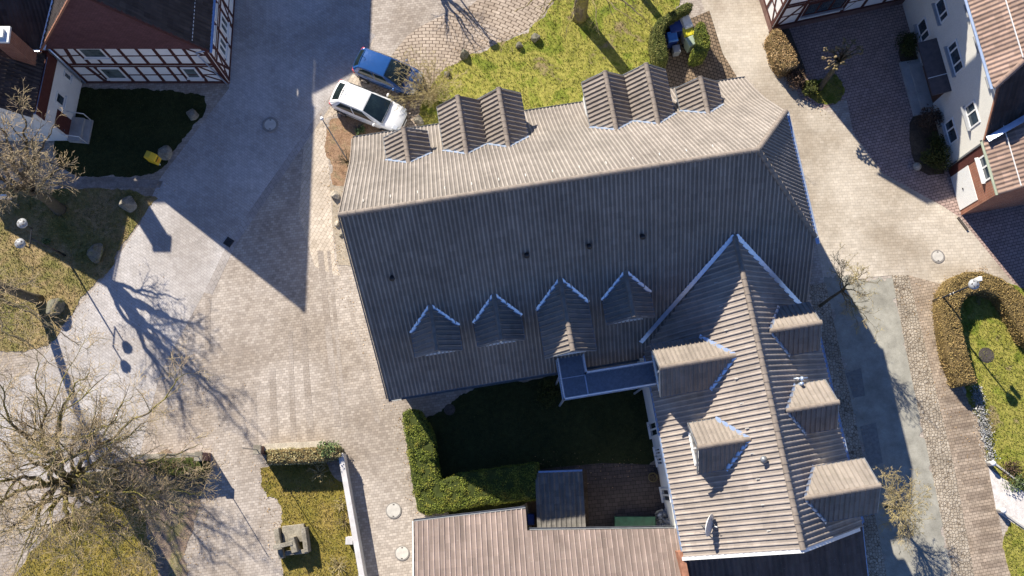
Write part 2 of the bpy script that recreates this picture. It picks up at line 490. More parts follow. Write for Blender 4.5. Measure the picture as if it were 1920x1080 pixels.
M['walk_band'] = paver_mat('walk_band_pavers', lin(.60, .535, .465), lin(.54, .48, .415), lin(.41, .36, .31), .22, .16, R(10), .011, .4, .6, warp=.015)
M['cobble'] = cobble_mat('rough_cobbles', lin(.76, .71, .63), lin(.655, .60, .52), lin(.44, .385, .32), 6.6)
M['asphalt'] = ground_mat('street_asphalt', [(.25, lin(.55, .535, .485)), (.5, lin(.60, .585, .535)), (.75, lin(.645, .63, .575))], .35, 60, .004, mids=1.3)
M['path'] = ground_mat('garden_path', [(.3, lin(.48, .44, .40)), (.7, lin(.60, .57, .54))], .8, 30, .01)
M['lawn'] = ground_mat('lawn_turf', [(.30, (.10, .145, .022, 1)), (.42, (.2, .225, .035, 1)), (.50, (.34, .305, .075, 1)), (.57, (.22, .225, .04, 1)), (.64, (.27, .205, .115, 1)), (.74, (.27, .23, .08, 1))], .5, 26, .03)
M['lawn_dry'] = ground_mat('dry_lawn', [(.25, (.10, .115, .03, 1)), (.42, (.19, .175, .06, 1)), (.58, (.34, .25, .13, 1)), (.8, (.17, .16, .05, 1))], .5, 24, .03)
M['lawn_ochre'] = ground_mat('ochre_lawn', [(.25, (.12, .125, .02, 1)), (.45, (.235, .19, .04, 1)), (.65, (.30, .22, .065, 1)), (.8, (.2, .17, .05, 1))], .6, 26, .03)
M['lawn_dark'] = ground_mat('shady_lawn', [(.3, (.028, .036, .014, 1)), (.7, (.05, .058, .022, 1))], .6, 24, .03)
M['litter'] = ground_mat('leaf_litter', [(.25, (.17, .10, .055, 1)), (.5, (.30, .19, .12, 1)), (.75, (.22, .19, .11, 1))], 1.4, 16, .04)
M['litter2'] = ground_mat('brown_litter', [(.25, (.16, .115, .085, 1)), (.5, (.27, .20, .15, 1)), (.62, (.2, .18, .08, 1)), (.75, (.33, .26, .2, 1))], 1.0, 16, .04)
M['gravel'] = ground_mat('gravel', [(.3, (.30, .25, .19, 1)), (.7, (.42, .36, .28, 1))], 1.2, 22, .03)
M['soil'] = ground_mat('soil', [(.3, (.07, .05, .035, 1)), (.7, (.13, .10, .07, 1))], 1.2, 22, .03)
M['slab'] = ground_mat('white_slabs', [(.3, (.54, .50, .47, 1)), (.7, (.64, .60, .56, 1))], .8, 30, .004)
M['blade'] = leaf_mat('grass_blades', [(.3, (.10, .125, .02, 1)), (.5, (.2, .205, .035, 1)), (.68, (.28, .24, .08, 1))], 1.0)
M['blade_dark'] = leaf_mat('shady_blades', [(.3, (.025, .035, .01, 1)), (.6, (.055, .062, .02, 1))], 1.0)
M['blade_dry'] = leaf_mat('dry_blades', [(.3, (.12, .13, .03, 1)), (.5, (.25, .21, .07, 1)), (.68, (.36, .26, .13, 1))], 1.0)
M['hedge'] = leaf_mat('hedge_leaves', [(.3, (.085, .12, .018, 1)), (.5, (.17, .2, .03, 1)), (.64, (.25, .23, .04, 1)), (.75, (.3, .22, .05, 1))], 1.8)
M['hedge_yew'] = leaf_mat('yew_leaves', [(.3, (.07, .085, .02, 1)), (.55, (.15, .15, .04, 1)), (.75, (.22, .18, .06, 1))], 2.4)
M['hedge_brown'] = leaf_mat('brown_hedge', [(.3, (.20, .135, .045, 1)), (.52, (.31, .225, .085, 1)), (.72, (.38, .25, .11, 1))], 1.2)
M['beech'] = leaf_mat('beech_leaves', [(.3, (.2, .12, .05, 1)), (.52, (.38, .25, .12, 1)), (.72, (.52, .38, .22, 1))], 3.0)
M['wallhedge'] = leaf_mat('wall_hedge', [(.3, (.16, .145, .06, 1)), (.52, (.33, .29, .14, 1)), (.72, (.48, .39, .23, 1))], 3.0)
M['ivy'] = leaf_mat('ivy_leaves', [(.3, (.06, .09, .03, 1)), (.6, (.15, .20, .08, 1)), (.75, (.28, .32, .18, 1))], 6.0)
M['bush'] = leaf_mat('bush_leaves', [(.3, (.025, .035, .01, 1)), (.55, (.065, .075, .018, 1)), (.75, (.12, .11, .03, 1))], 4.0)
M['bush_red'] = leaf_mat('russet_leaves', [(.3, (.06, .04, .025, 1)), (.6, (.12, .075, .05, 1)), (.75, (.2, .14, .10, 1))], 4.0)
M['heath'] = leaf_mat('pale_groundcover', [(.3, (.2, .19, .17, 1)), (.6, (.42, .42, .41, 1)), (.75, (.6, .6, .6, 1))], 5.0)
M['core'] = simple_mat('hedge_core', (.05, .062, .017), .95, 0, .3, 4, .1)
M['core_brown'] = simple_mat('hedge_core_brown', (.14, .10, .045), .95, 0, .3, 4, .1)
M['bark_moss'] = bark_mat('mossy_bark', (.085, .065, .05, 1), (.2, .165, .125, 1), (.30, .265, .04, 1), .8)
M['bark'] = bark_mat('grey_bark', (.07, .055, .042, 1), (.16, .13, .10, 1), (.15, .14, .05, 1), .4)
M['twig_yel'] = bark_mat('yellow_twigs', (.34, .255, .165, 1), (.52, .40, .265, 1), (.50, .41, .15, 1), .4)
M['twig'] = bark_mat('brown_twigs', (.13, .095, .065, 1), (.24, .18, .12, 1), (.24, .21, .06, 1), .5)
M['twig_pale'] = bark_mat('pale_twigs', (.34, .27, .15, 1), (.50, .41, .24, 1), (.44, .37, .12, 1), .5)
M['tarp'] = simple_mat('green_sheet', (.03, .105, .06), .45, 0, .3, 3)
M['clear_sheet'] = simple_mat('clear_sheet', (.35, .37, .40), .3, 0, .3, 4)
for k, c in dict(bin_blue=(.012, .035, .17), bin_light=(.03, .15, .42), bin_yellow=(.62, .55, .03), bin_green=(.33, .40, .30), bin_white=(.66, .66, .62), bin_grey=(.25, .26, .27), post_yellow=(.72, .47, .02), dish=(.80, .79, .75), pot=(.2, .15, .05)).items():
    M[k] = simple_mat(k, c, .4, 0, .1, 4)

# ------------------------------------------------------------------ ground sheets
def sheet(name, pts, mat, z, kind='structure'):
    mb = MB(); mb.add([(p[0], p[1], z) for p in pts], [tuple(range(len(pts)))])
    o = mb.build(name, mat)
    if o.data.polygons[0].normal.z < 0: o.data.flip_normals()
    return tag(o, kind=kind)
def zone(name, px, mat, lvl, smooth=0, ragged=0):
    pts = [P2(*p) for p in px]
    for _ in range(smooth):
        q = []
        for i, p in enumerate(pts):
            r = pts[(i + 1) % len(pts)]
            q += [(p[0] * .75 + r[0] * .25, p[1] * .75 + r[1] * .25), (p[0] * .25 + r[0] * .75, p[1] * .25 + r[1] * .75)]
        pts = q
    if ragged:
        q = []
        for i, p in enumerate(pts):
            r = pts[(i + 1) % len(pts)]; L = math.dist(p, r); k = max(1, int(L / .12))
            nx, ny = (r[1] - p[1]) / (L + 1e-9), -(r[0] - p[0]) / (L + 1e-9)
            for j in range(k):
                t = j / k; x, y = p[0] + (r[0] - p[0]) * t, p[1] + (r[1] - p[1]) * t
                o = ragged * (mnoise.noise(Vector((x * .9, y * .9, 0))) * 1.3 + mnoise.noise(Vector((x * 4, y * 4, 5))) * .6 + random.uniform(-.18, .18))
                q.append((x + nx * o, y + ny * o))
        pts = q
    return sheet(name, pts, mat, lvl * .004), pts

sheet('ground', [(-220, -220), (220, -220), (220, 220), (-220, 220)], M['plaza'], 0)
zone('road', [(430, -90), (702, -90), (690, 62), (640, 150), (430, 452), (383, 548), (300, 700), (250, 900), (-160, 900), (-160, 760), (60, 700), (105, 625), (200, 515), (262, 420), (300, 335), (430, 165)], M['road'], 1)
zone('kerb_strip', [(690, 58), (704, 66), (652, 152), (440, 462), (398, 552), (383, 548), (430, 450), (640, 150)], M['strip'], 2)
for i, q in enumerate([[(385, 560), (396, 556), (394, 662), (384, 664)], [(595, 470), (606, 470), (640, 800), (627, 800)], [(613, 470), (619, 470), (652, 800), (645, 800)], [(540, 620), (548, 620), (556, 832), (545, 832)], [(563, 600), (573, 600), (590, 832), (576, 832)], [(505, 690), (516, 690), (522, 832), (508, 832)], [(470, 730), (480, 730), (484, 834), (472, 834)], [(650, 560), (657, 560), (712, 790), (703, 790)]]):
    zone('paving_band', q, M['band'], 2)
zone('pavement', [(704, 66), (690, 110), (655, 200), (610, 222), (618, 330), (628, 490), (640, 520), (590, 500), (560, 400), (570, 270)], M['pale'], 1)
zone('cobbled_forecourt', [(745, 90), (770, 60), (830, 28), (900, 5), (930, -60), (1090, -60), (1040, 0), (1000, 50), (945, 78), (905, 92), (860, 110), (840, 180), (820, 235), (740, 250), (690, 215), (700, 150)], M['arc'], 2, 1)
zone('cobbled_yard', [(1235, 60), (1330, 20), (1355, 100), (1400, 175), (1260, 215), (1240, 150)], M['bin_yard'], 3)
zone('street', [(1270, -120), (1400, -120), (1418, -10), (1450, 70), (1500, 185), (1545, 205), (1600, 250), (1655, 325), (1770, 388), (1803, 410), (1990, 640), (1900, 540), (1765, 535), (1672, 516), (1545, 530), (1500, 300), (1380, 170), (1352, 95), (1320, 15)], M['street'], 2)
zone('courtyard', [(1440, 60), (1720, -30), (1960, -30), (1960, 420), (1803, 412), (1770, 388), (1655, 325), (1600, 250), (1587, 185), (1545, 205), (1500, 185)], M['yard'], 1)
zone('garage_drive', [(1803, 412), (2050, 400), (2050, 700), (1940, 580)], M['yard'], 3)
zone('asphalt_street', [(1545, 522), (1674, 516), (1707, 700), (1742, 860), (1797, 1130), (1660, 1130), (1622, 880), (1582, 700)], M['asphalt'], 3, 0, .4)
zone('cobbled_gutter', [(1672, 516), (1703, 516), (1747, 700), (1790, 880), (1836, 1130), (1797, 1130), (1742, 860), (1707, 700)], M['cobble'], 4)
zone('cobbled_gutter', [(1490, 540), (1548, 530), (1584, 700), (1624, 880), (1672, 1130), (1560, 1130), (1520, 800)], M['cobble'], 4)
zone('sidewalk', [(1703, 516), (1770, 534), (1765, 580), (1800, 720), (1838, 800), (1855, 880), (1905, 1130), (1836, 1130), (1790, 880), (1747, 700)], M['walk'], 3)
for k in range(17):
    t = k / 17; y = 640 + t * 440
    xl = 1735 + (y - 640) * .222 + 12; xr = 1786 + (y - 640) * .248
    zone('paving_band', [(xl, y), (xr, y - 5), (xr + 3, y + 6 + k % 3 * 2), (xl + 3, y + 11 + k % 3 * 2)], M['walk_band'], 3.6)
zone('tar_patch', [(1612, 800), (1642, 792), (1655, 868), (1628, 876)], simple_mat('old_tar', (.22, .215, .2), .85, 0, .2, 6, .2, .2), 5)
zone('tar_patch', [(1585, 700), (1614, 690), (1622, 742), (1600, 746)], simple_mat('tar', (.20, .195, .18), .85, 0, .2, 6, .2, .2), 5)

def grass(name, pts_world, n, mat, hh=(.04, .10), z=.02):
    """countless blades on a lawn: one mesh"""
    a = np.array(pts_world); lo, hi = a.min(0), a.max(0)
    lo = np.maximum(lo, [-29, -6]); hi = np.minimum(hi, [29, 28])
    c = rng.uniform(lo, hi, (int(n * 3), 2))
    x, y = c[:, 0], c[:, 1]; ins = np.zeros(len(c), bool); j = len(a) - 1
    for i in range(len(a)):
        xi, yi = a[i]; xj, yj = a[j]
        cond = ((yi > y) != (yj > y)) & (x < (xj - xi) * (y - yi) / (yj - yi + 1e-12) + xi)
        ins ^= cond; j = i
    c = c[ins][:n]; k = len(c)
    if k == 0: return
    ang = rng.uniform(0, 2 * np.pi, k); h = rng.uniform(*hh, k); w = rng.uniform(.012, .03, k); lean = rng.uniform(.02, .09, k); la = rng.uniform(0, 2 * np.pi, k)
    v = np.zeros((k, 3, 3))
    v[:, 0, :2] = c + np.stack([np.cos(ang), np.sin(ang)], 1) * w[:, None]
    v[:, 1, :2] = c - np.stack([np.cos(ang), np.sin(ang)], 1) * w[:, None]
    v[:, 2, :2] = c + np.stack([np.cos(la), np.sin(la)], 1) * lean[:, None]
    v[:, :2, 2] = z; v[:, 2, 2] = z + h
    me = bpy.data.meshes.new(name)
    me.from_pydata(v.reshape(-1, 3).tolist(), [], np.arange(k * 3).reshape(-1, 3).tolist())
    o = link_mesh(name, me, mat)
    tag(o, kind='stuff')
    return o

lawns = [
 ('lawn', [(785, 262), (788, 205), (812, 150), (848, 122), (905, 94), (945, 80), (1002, 52), (1042, 0), (1080, -60), (1260, -60), (1290, 0), (1235, 40), (1232, 110), (1248, 160), (1240, 210), (1080, 260), (960, 280), (800, 290), (790, 250)], 'lawn', 16000, 'blade', 'short mossy green and yellow grass north of the long tiled roof'),
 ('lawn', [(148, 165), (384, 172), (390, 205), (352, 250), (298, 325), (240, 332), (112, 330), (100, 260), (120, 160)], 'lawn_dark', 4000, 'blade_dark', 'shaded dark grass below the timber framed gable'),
 ('lawn', [(-160, 350), (110, 354), (305, 357), (262, 412), (242, 440), (205, 512), (160, 545), (120, 615), (80, 660), (-160, 660)], 'lawn_dry', 14000, 'blade_dry', 'patchy dry grass around the twin globe street lamp'),
 ('lawn', [(-10, 1130), (30, 1075), (80, 1010), (130, 962), (235, 905), (262, 945), (282, 1010), (300, 1130)], 'lawn_ochre', 8000, 'blade_dry', 'ochre mossy grass under the big mossy tree'),
 ('lawn', [(488, 862), (640, 855), (690, 1130), (545, 1130), (530, 1060), (528, 990), (530, 940), (490, 930)], 'lawn_ochre', 7000, 'blade_dry', 'ochre grass between the clipped wall hedge and white wall'),
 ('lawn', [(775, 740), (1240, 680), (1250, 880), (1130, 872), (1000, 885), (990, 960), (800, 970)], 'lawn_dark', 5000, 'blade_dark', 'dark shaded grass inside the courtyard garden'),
 ('lawn', [(1770, 540), (1830, 515), (1990, 560), (1990, 960), (1925, 926), (1856, 878), (1840, 800), (1800, 720)], 'lawn', 12000, 'blade', 'sunny green grass inside the curved brown hedge'),
 ('lawn', [(1868, 962), (1990, 1030), (1990, 1130), (1905, 1130)], 'lawn', 2500, 'blade', 'green verge below the white slab path'),
 ('lawn', [(1500, 150), (1545, 150), (1570, 130), (1588, 184), (1540, 198), (1516, 180)], 'lawn', 1500, 'blade', 'small grass bed around the pollarded tree'),
]
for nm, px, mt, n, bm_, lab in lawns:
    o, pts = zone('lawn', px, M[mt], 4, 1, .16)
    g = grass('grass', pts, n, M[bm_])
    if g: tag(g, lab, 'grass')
zone('leaf_bed', [(225, 862), (300, 850), (386, 852), (388, 892), (372, 960), (350, 1010), (345, 1130), (290, 1130), (268, 960), (225, 905), (170, 930), (175, 890)], M['litter2'], 3, 1, .25)
zone('garden_path', [(110, 330), (240, 334), (296, 338), (306, 340), (300, 352), (240, 352), (110, 354)], M['path'], 6)
zone('leaf_bed', [(612, 228), (640, 215), (680, 225), (760, 245), (740, 280), (668, 300), (650, 345), (620, 345), (616, 290)], M['litter'], 5, 1, .2)
zone('gravel_bed', [(620, 345), (650, 345), (640, 410), (660, 500), (632, 500), (624, 420)], M['gravel'], 4, 0, .08)
zone('patio', [(1010, 880), (1130, 868), (1245, 872), (1275, 1010), (1000, 1010)], paver_mat('patio_pavers', lin(.37, .33, .31), lin(.31, .28, .265), lin(.2, .185, .17), .3, .2, R(5), .012), 6)
zone('soil_bed', [(1000, 1000), (985, 930), (1010, 880), (1100, 880), (1105, 1000)], M['soil'], 7)
zone('path', [(1853, 878), (1990, 970), (1990, 1040), (1868, 960)], M['slab'], 6)
zone('soil_bed', [(1690, 70), (1720, 60), (1740, 120), (1705, 128), (1682, 110)], M['soil'], 5, 1)
zone('soil_bed', [(1705, 215), (1745, 200), (1785, 325), (1725, 330), (1705, 280)], M['soil'], 5, 1)
zone('soil_bed', [(1440, 60), (1478, 50), (1510, 130), (1510, 180), (1490, 150)], M['soil'], 5)

# ------------------------------------------------------------------ tiled roofs as real corrugated sheets
def tiles(dst, org, e, q, u0, u1, prof, clips=(), period=.2, amp=.048, course=.34, lip=.024, prof_shape=(0, 0, .5, .95, 1, .95, .5, 0), smooth=True):
    """org: plan point of the upper edge, e: unit along the eave, q: unit down the slope; prof [(plan distance, height)]"""
    org, e, q = Vector(org[:2]), Vector(e[:2]), Vector(q[:2])
    L = [0.0]
    for i in range(1, len(prof)):
        L.append(L[-1] + math.hypot(prof[i][0] - prof[i - 1][0], prof[i][1] - prof[i - 1][1]))
    def at(s):
        i = 0
        while i < len(L) - 2 and s > L[i + 1]: i += 1
        t = (s - L[i]) / (L[i + 1] - L[i])
        d = prof[i][0] + (prof[i + 1][0] - prof[i][0]) * t; z = prof[i][1] + (prof[i + 1][1] - prof[i][1]) * t
        dd = (prof[i + 1][0] - prof[i][0]); dz = (prof[i + 1][1] - prof[i][1]); l = math.hypot(dd, dz)
        return d, z, -dz / l, dd / l            # normal: (plan, z)
    k = len(prof_shape)
    nu = int(round((u1 - u0) / period * k))
    us = [u0 + (u1 - u0) * i / nu for i in range(nu + 1)]
    ph = [prof_shape[i % k] * amp for i in range(nu + 1)]
    V, F, U = [], [], []
    n = max(1, int(round(L[-1] / course)))
    def row(s, off, seed):
        d, z, nd, nz = at(min(max(s, 1e-6), L[-1] - 1e-6))
        k0 = len(V)
        for i, u in enumerate(us):
            h = off + ph[i] + math.sin(int(u / .3) * 12.9 + seed * 4.1) * .0035
            p = org + e * u + q * (d + nd * h)
            V.append((p.x, p.y, z + nz * h)); U.append((u - u0, s))
        return k0
    brk = [0.0] + [l for l in L[1:-1]] + [L[-1]]
    for c in range(n):
        s0, s1 = L[-1] * c / n, L[-1] * (c + 1) / n
        r0 = row(s0, 0.0, c); r1 = row(s1 + .004, lip, c)      # one course of tiles, each its own strip
        r2 = row(s1 + .004, lip, c); r3 = row(s1 + .004, -.01, c)  # its lower edge
        for (x, y) in ((r0, r1), (r2, r3)):
            for i in range(nu):
                F.append((x + i, x + i + 1, y + i + 1, y + i))
    bm = bmesh.new()
    vs = [bm.verts.new(p) for p in V]
    uvl = bm.loops.layers.uv.new('UVMap')
    for f in F:
        fc = bm.faces.new([vs[j] for j in f]); fc.smooth = smooth
        for lp, j in zip(fc.loops, f): lp[uvl].uv = U[j]
    for (pt, nr) in clips:
        pt = Vector((pt[0], pt[1], pt[2] if len(pt) > 2 else 0)); nr = Vector((nr[0], nr[1], nr[2] if len(nr) > 2 else 0)).normalized()
        bmesh.ops.bisect_plane(bm, geom=bm.verts[:] + bm.edges[:] + bm.faces[:], plane_co=pt, plane_no=nr, clear_outer=True)
    bm.normal_update()
    if sum(f.normal.z for f in bm.faces) < 0: bmesh.ops.reverse_faces(bm, faces=bm.faces[:])
    me = bpy.data.meshes.new('t'); bm.to_mesh(me); bm.free()
    dst.from_mesh(me); bpy.data.meshes.remove(me)

def tile_obj(name, mat, parent, parts):
    bm = bmesh.new(); bm.loops.layers.uv.new('UVMap')
    for kw in parts: tiles(bm, **kw)
    me = bpy.data.meshes.new(name); bm.to_mesh(me); bm.free()
    return link_mesh(name, me, mat, parent)

def ridge_caps(mb, p, q, r=.115, ln=.36, n=7, flip=1):
    p, q = Vector(p), Vector(q)
    d = (q - p); L = d.length; d /= L
    side = d.cross(Vector((0, 0, 1))).normalized(); up = side.cross(d).normalized()
    m = max(1, int(round(L / ln)))
    for i in range(m):
        a = p + d * (L * i / m); b = p + d * (L * (i + 1) / m + .03)
        k = len(mb.v)
        for (c, rr) in ((a, r * .93), (b - d * .05, r * 1.0), (b - d * .045, r * 1.12), (b, r * 1.12)):
            for j in range(n + 1):
                t = math.pi * (-.08 + 1.16 * j / n)
                mb.v.append(tuple(c + side * math.cos(t) * rr + up * (math.sin(t) * rr * .85 - .03)))
        w = n + 1
        for s_ in range(3):
            for j in range(n):
                mb.f.append((k + s_ * w + j, k + s_ * w + j + 1, k + (s_ + 1) * w + j + 1, k + (s_ + 1) * w + j))
        mb.f.append(tuple(k + 3 * w + j for j in range(w)))
        mb.f.append(tuple(k + j for j in range(w - 1, -1, -1)))
    return mb

def flashing(mb, pts, nrm, w=.2, lift=.05, wave=.02, seed=0):
    """sheet-metal strip along a line on a roof plane; widens to one side w"""
    rn = random.Random(seed)
    nrm = Vector(nrm).normalized()
    for a, b, sgn in pts:
        a, b = Vector(a), Vector(b)
        d = (b - a); L = d.length; d /= L
        sd = nrm.cross(d).normalized() * sgn
        n = max(3, int(L / .1))
        k = len(mb.v)
        for i in range(n + 1):
            t = i / n
            ww = w + (abs(math.sin(t * L * math.pi / .2)) * wave * 2 - wave) + rn.uniform(-.008, .008)
            c = a + d * (L * t)
            mb.v.append(tuple(c - sd * .06 + nrm * (lift + .02))); mb.v.append(tuple(c + sd * ww * .5 + nrm * lift)); mb.v.append(tuple(c + sd * ww + nrm * (lift - .01)))
            mb.v.append(tuple(c + sd * ww + nrm * (lift - .035)))
        for i in range(n):
            for j in range(3):
                mb.f.append((k + i * 4 + j, k + i * 4 + j + 1, k + (i + 1) * 4 + j + 1, k + (i + 1) * 4 + j))
    return mb

def gutter(mb, p, q, r=.075):
    p, q = Vector(p), Vector(q); d = (q - p).normalized()
    side = d.cross(Vector((0, 0, 1))).normalized()
    k = len(mb.v); n = 6
    for c in (p, q):
        for rr in (r, r - .012):
            for j in range(n + 1):
                t = math.pi + math.pi * j / n
                mb.v.append(tuple(c + side * math.cos(t) * rr + Vector((0, 0, math.sin(t) * rr))))
    w = n + 1
    for j in range(n):
        mb.f.append((k + j, k + j + 1, k + 2 * w + j + 1, k + 2 * w + j))
        mb.f.append((k + w + j, k + w + j + 1, k + 3 * w + j + 1, k + 3 * w + j))
    for j in (0, n): mb.f.append((k + j, k + w + j, k + 3 * w + j, k + 2 * w + j))
    for b in (0, 2 * w): mb.f.append(tuple(k + b + j for j in range(w)) )
    return mb

def add_window(parent, wall, s0, s1, z0, z1, frame=None, glass=None, mull=(.5,), rails=(), sill=True, depth=.0, fw=.09, sillmat=None, out=.012, surround=None):
    frame = frame or M['white_trim']; glass = glass or M['glass']
    mb = MB()
    wall.box(mb, s0, s1, z0, z0 + fw, -.06, out + .03); wall.box(mb, s0, s1, z1 - fw, z1, -.06, out + .03)
    wall.box(mb, s0, s0 + fw, z0 + fw, z1 - fw, -.06, out + .03); wall.box(mb, s1 - fw, s1, z0 + fw, z1 - fw, -.06, out + .03)
    for m_ in mull:
        c = s0 + (s1 - s0) * m_
        wall.box(mb, c - fw * .5, c + fw * .5, z0 + fw, z1 - fw, -.06, out + .026)
    for r_ in rails:
        c = z0 + (z1 - z0) * r_
        wall.box(mb, s0 + fw, s1 - fw, c - .03, c + .03, -.06, out + .022)
    w = mb.build('window', frame, parent)
    g = MB(); wall.box(g, s0 + fw * .6, s1 - fw * .6, z0 + fw * .6, z1 - fw * .6, -.08, out)
    g.build('pane', glass, w)
    if sill:
        sm = MB(); wall.box(sm, s0 - .06, s1 + .06, z0 - .07, z0 - .003, -.05, .16 if sill is True else sill)
        sm.build('sill', sillmat or M['white_trim'], w)
    return w

class Frame:
    def __init__(s, o, deg):
        a = R(deg); s.o = Vector(o); s.e = Vector((math.cos(a), math.sin(a))); s.n = Vector((-s.e.y, s.e.x))
    def W(s, x, n, z=None):
        p = s.o + s.e * x + s.n * n
        return (p.x, p.y) if z is None else Vector((p.x, p.y, z))
    def D(s, x, n):
        return s.e * x + s.n * n

# ================================================================== the long tiled house with its wing
F = Frame((-7.26, 10.84), 9.25)
main = thing('house', 'long white house with brown tiled roofs, a cross wing and many gabled dormers', 'house', (F.W(9, -2)[0], F.W(9, -2)[1], 0))
NP = [(0, 12.4), (4.6, 6.1), (5.7, 4.9), (6.65, 4.0)]
SP = [(0, 12.4), (5.6, 5.65), (6.4, 4.75), (7.05, 4.1)]
XE = 20.93; RE = 17.93
def zN(n):
    for (a, b) in zip(NP, NP[1:]):
        if n <= b[0]: return a[1] + (b[1] - a[1]) * (n - a[0]) / (b[0] - a[0])
    return 4.0
def dN(z):
    for (a, b) in zip(NP, NP[1:]):
        if z >= b[1]: return a[0] + (b[0] - a[0]) * (z - a[1]) / (b[1] - a[1])
    return 6.65
def dS(z):
    for (a, b) in zip(SP, SP[1:]):
        if z >= b[1]: return a[0] + (b[0] - a[0]) * (z - a[1]) / (b[1] - a[1])
    return 7.05
def zS(n):
    for (a, b) in zip(SP, SP[1:]):
        if n <= b[0]: return a[1] + (b[1] - a[1]) * (n - a[0]) / (b[0] - a[0])
    return 4.1
HZ = 8.45
hn, hs = dN(HZ), dS(HZ)
hx = XE - RE
# walls
mb = MB()
cs = [(-6.45, 0), (6.05, 0), (6.05, zN(6.05) - .14)] + [(n, z - .16) for n, z in NP[::-1][1:]] + [(-n, z - .16) for n, z in SP[1:-1]] + [(-6.45, zS(6.45) - .14)]
mb.extrude([F.W(.35, n, z) for n, z in cs], tuple(F.D(RE - .35, 0)) + (0,))
ct = [(-6.45, 0), (6.05, 0), (6.05, zN(6.05) - .14)] + [(n, z - .16) for n, z in NP[::-1][1:] if z < HZ] + [(hn, HZ - .2), (-hs, HZ - .2)] + [(-n, z - .16) for n, z in SP[1:-1] if z < HZ] + [(-6.45, zS(6.45) - .14)]
mb.extrude([F.W(RE, n, z) for n, z in ct], tuple(F.D(XE - .4 - RE, 0)) + (0,))
# wing walls
WR, WZ, WE, WN = 17.12, 9.05, 4.25, -16.62
WH = 4.4
WHL = 4.27
wc = [(13.07, 0), (21.1, 0), (21.1, 4.45), (WR, WZ - .2), (13.07, 4.45)]
mb.extrude([F.W(x, -5.5, z) for x, z in wc], tuple(F.D(0, WN + 5.5 + .12)) + (0,))
mb.build('wall', M['render_white'], main)
# roofs
def lc(p, nrm): return (F.W(*p), tuple(F.D(*nrm)))
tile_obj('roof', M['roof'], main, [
    dict(org=F.W(0, 0), e=F.e, q=F.n, u0=0.05, u1=XE, prof=NP, clips=[lc((RE, 0), (hn, -hx))], period=.19, amp=.045, smooth=False, prof_shape=(0, 0, 0, 0, .8, 1, .8)),
    dict(org=F.W(0, 0), e=F.e, q=-F.n, u0=0.05, u1=XE, prof=SP, clips=[lc((RE, 0), (hs, hx))], period=.19, amp=.045, smooth=False, prof_shape=(0, 0, 0, 0, .8, 1, .8)),
    dict(org=F.W(RE, 0), e=F.n, q=F.e, u0=-hs - .05, u1=hn + .05, prof=[(0, 12.4), (hx, HZ)], clips=[lc((RE, 0), (-hn, hx)), lc((RE, 0), (-hs, -hx))], period=.19, amp=.045, smooth=False, prof_shape=(0, 0, 0, 0, .8, 1, .8))])
wing_n0 = -1.5
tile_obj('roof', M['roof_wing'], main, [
    dict(org=F.W(WR, 0), e=-F.n, q=-F.e, u0=2.0, u1=-WN + .05, prof=[(0, WZ), (WHL, WE + .12)], period=.245, amp=.058, smooth=False, prof_shape=(0, 0, 0, 0, 0, 0, .95, 1, .95), clips=[lc((13.0, -6.55), (-1, .95))]),
    dict(org=F.W(WR, 0), e=-F.n, q=F.e, u0=2.0, u1=-WN + .05, prof=[(0, WZ), (WH, WE)], period=.245, amp=.058, smooth=False, prof_shape=(0, 0, 0, 0, 0, 0, .95, 1, .95))])
for p_, q_, r_ in [(F.W(0, 0, 12.46), F.W(RE, 0, 12.46), .12), (F.W(RE, 0, 12.46), F.W(XE, hn, HZ + .08), .12), (F.W(RE, 0, 12.46), F.W(XE, -hs, HZ + .08), .12), (F.W(WR, -2.65, WZ + .06), F.W(WR, WN - .05, WZ + .06), .125)]:
    cap = MB(); ridge_caps(cap, p_, q_, r_); cap.build('ridge_cap', M['cap'], main)
# gutters and verges
for p_, q_, r_ in [(F.W(.05, 6.72, 3.93), F.W(XE, 6.72, 3.93), .075), (F.W(.05, -7.12, 4.0), F.W(12.6, -7.12, 4.0), .075), (F.W(XE + .09, hn, HZ - .04), F.W(XE + .09, -hs - .35, HZ - .04), .09), (F.W(WR - WHL - .04, -7.0, WE + .06), F.W(WR - WHL - .04, WN + .1, WE + .06), .05), (F.W(WR + WH + .08, -6.2, WE - .04), F.W(WR + WH + .08, WN + .1, WE - .04), .075)]:
    g = MB(); gutter(g, p_, q_, r_); g.build('gutter', M['zinc_dark'] if p_.z < 4.05 else M['zinc'], main)
v = MB()
for sgn in (-1, 1):
    p0 = F.W(WR, WN - .05, WZ + .0); p1 = F.W(WR + sgn * (WH - (0 if sgn < 0 else .25)), WN - .05, WE + (.0 if sgn < 0 else .27))
    a = p1 - p0
    v.obox(p0 + Vector((0, 0, .07)), a, tuple(F.D(0, -.16)) + (0,), (0, 0, -.26))
v.build('bargeboard', M['white_trim'], main)
for x0 in (.02, XE - .02):
    for prof, sg in ((NP, 1), (SP, -1)):
        v = MB()
        for a, b in zip(prof, prof[1:]):
            if x0 > 1 and a[1] > HZ + .01:
                if b[1] > HZ: continue
                t = (HZ - a[1]) / (b[1] - a[1]); a = (a[0] + (b[0] - a[0]) * t, HZ)
            p0 = F.W(x0, sg * a[0], a[1] + .05); p1 = F.W(x0, sg * b[0], b[1] + .05)
            v.obox(p0, p1 - p0, tuple(F.D(-.05 if x0 < 1 else .05, 0)) + (0,), (0, 0, -.2))
        v.build('verge_board', M['cap'], main)

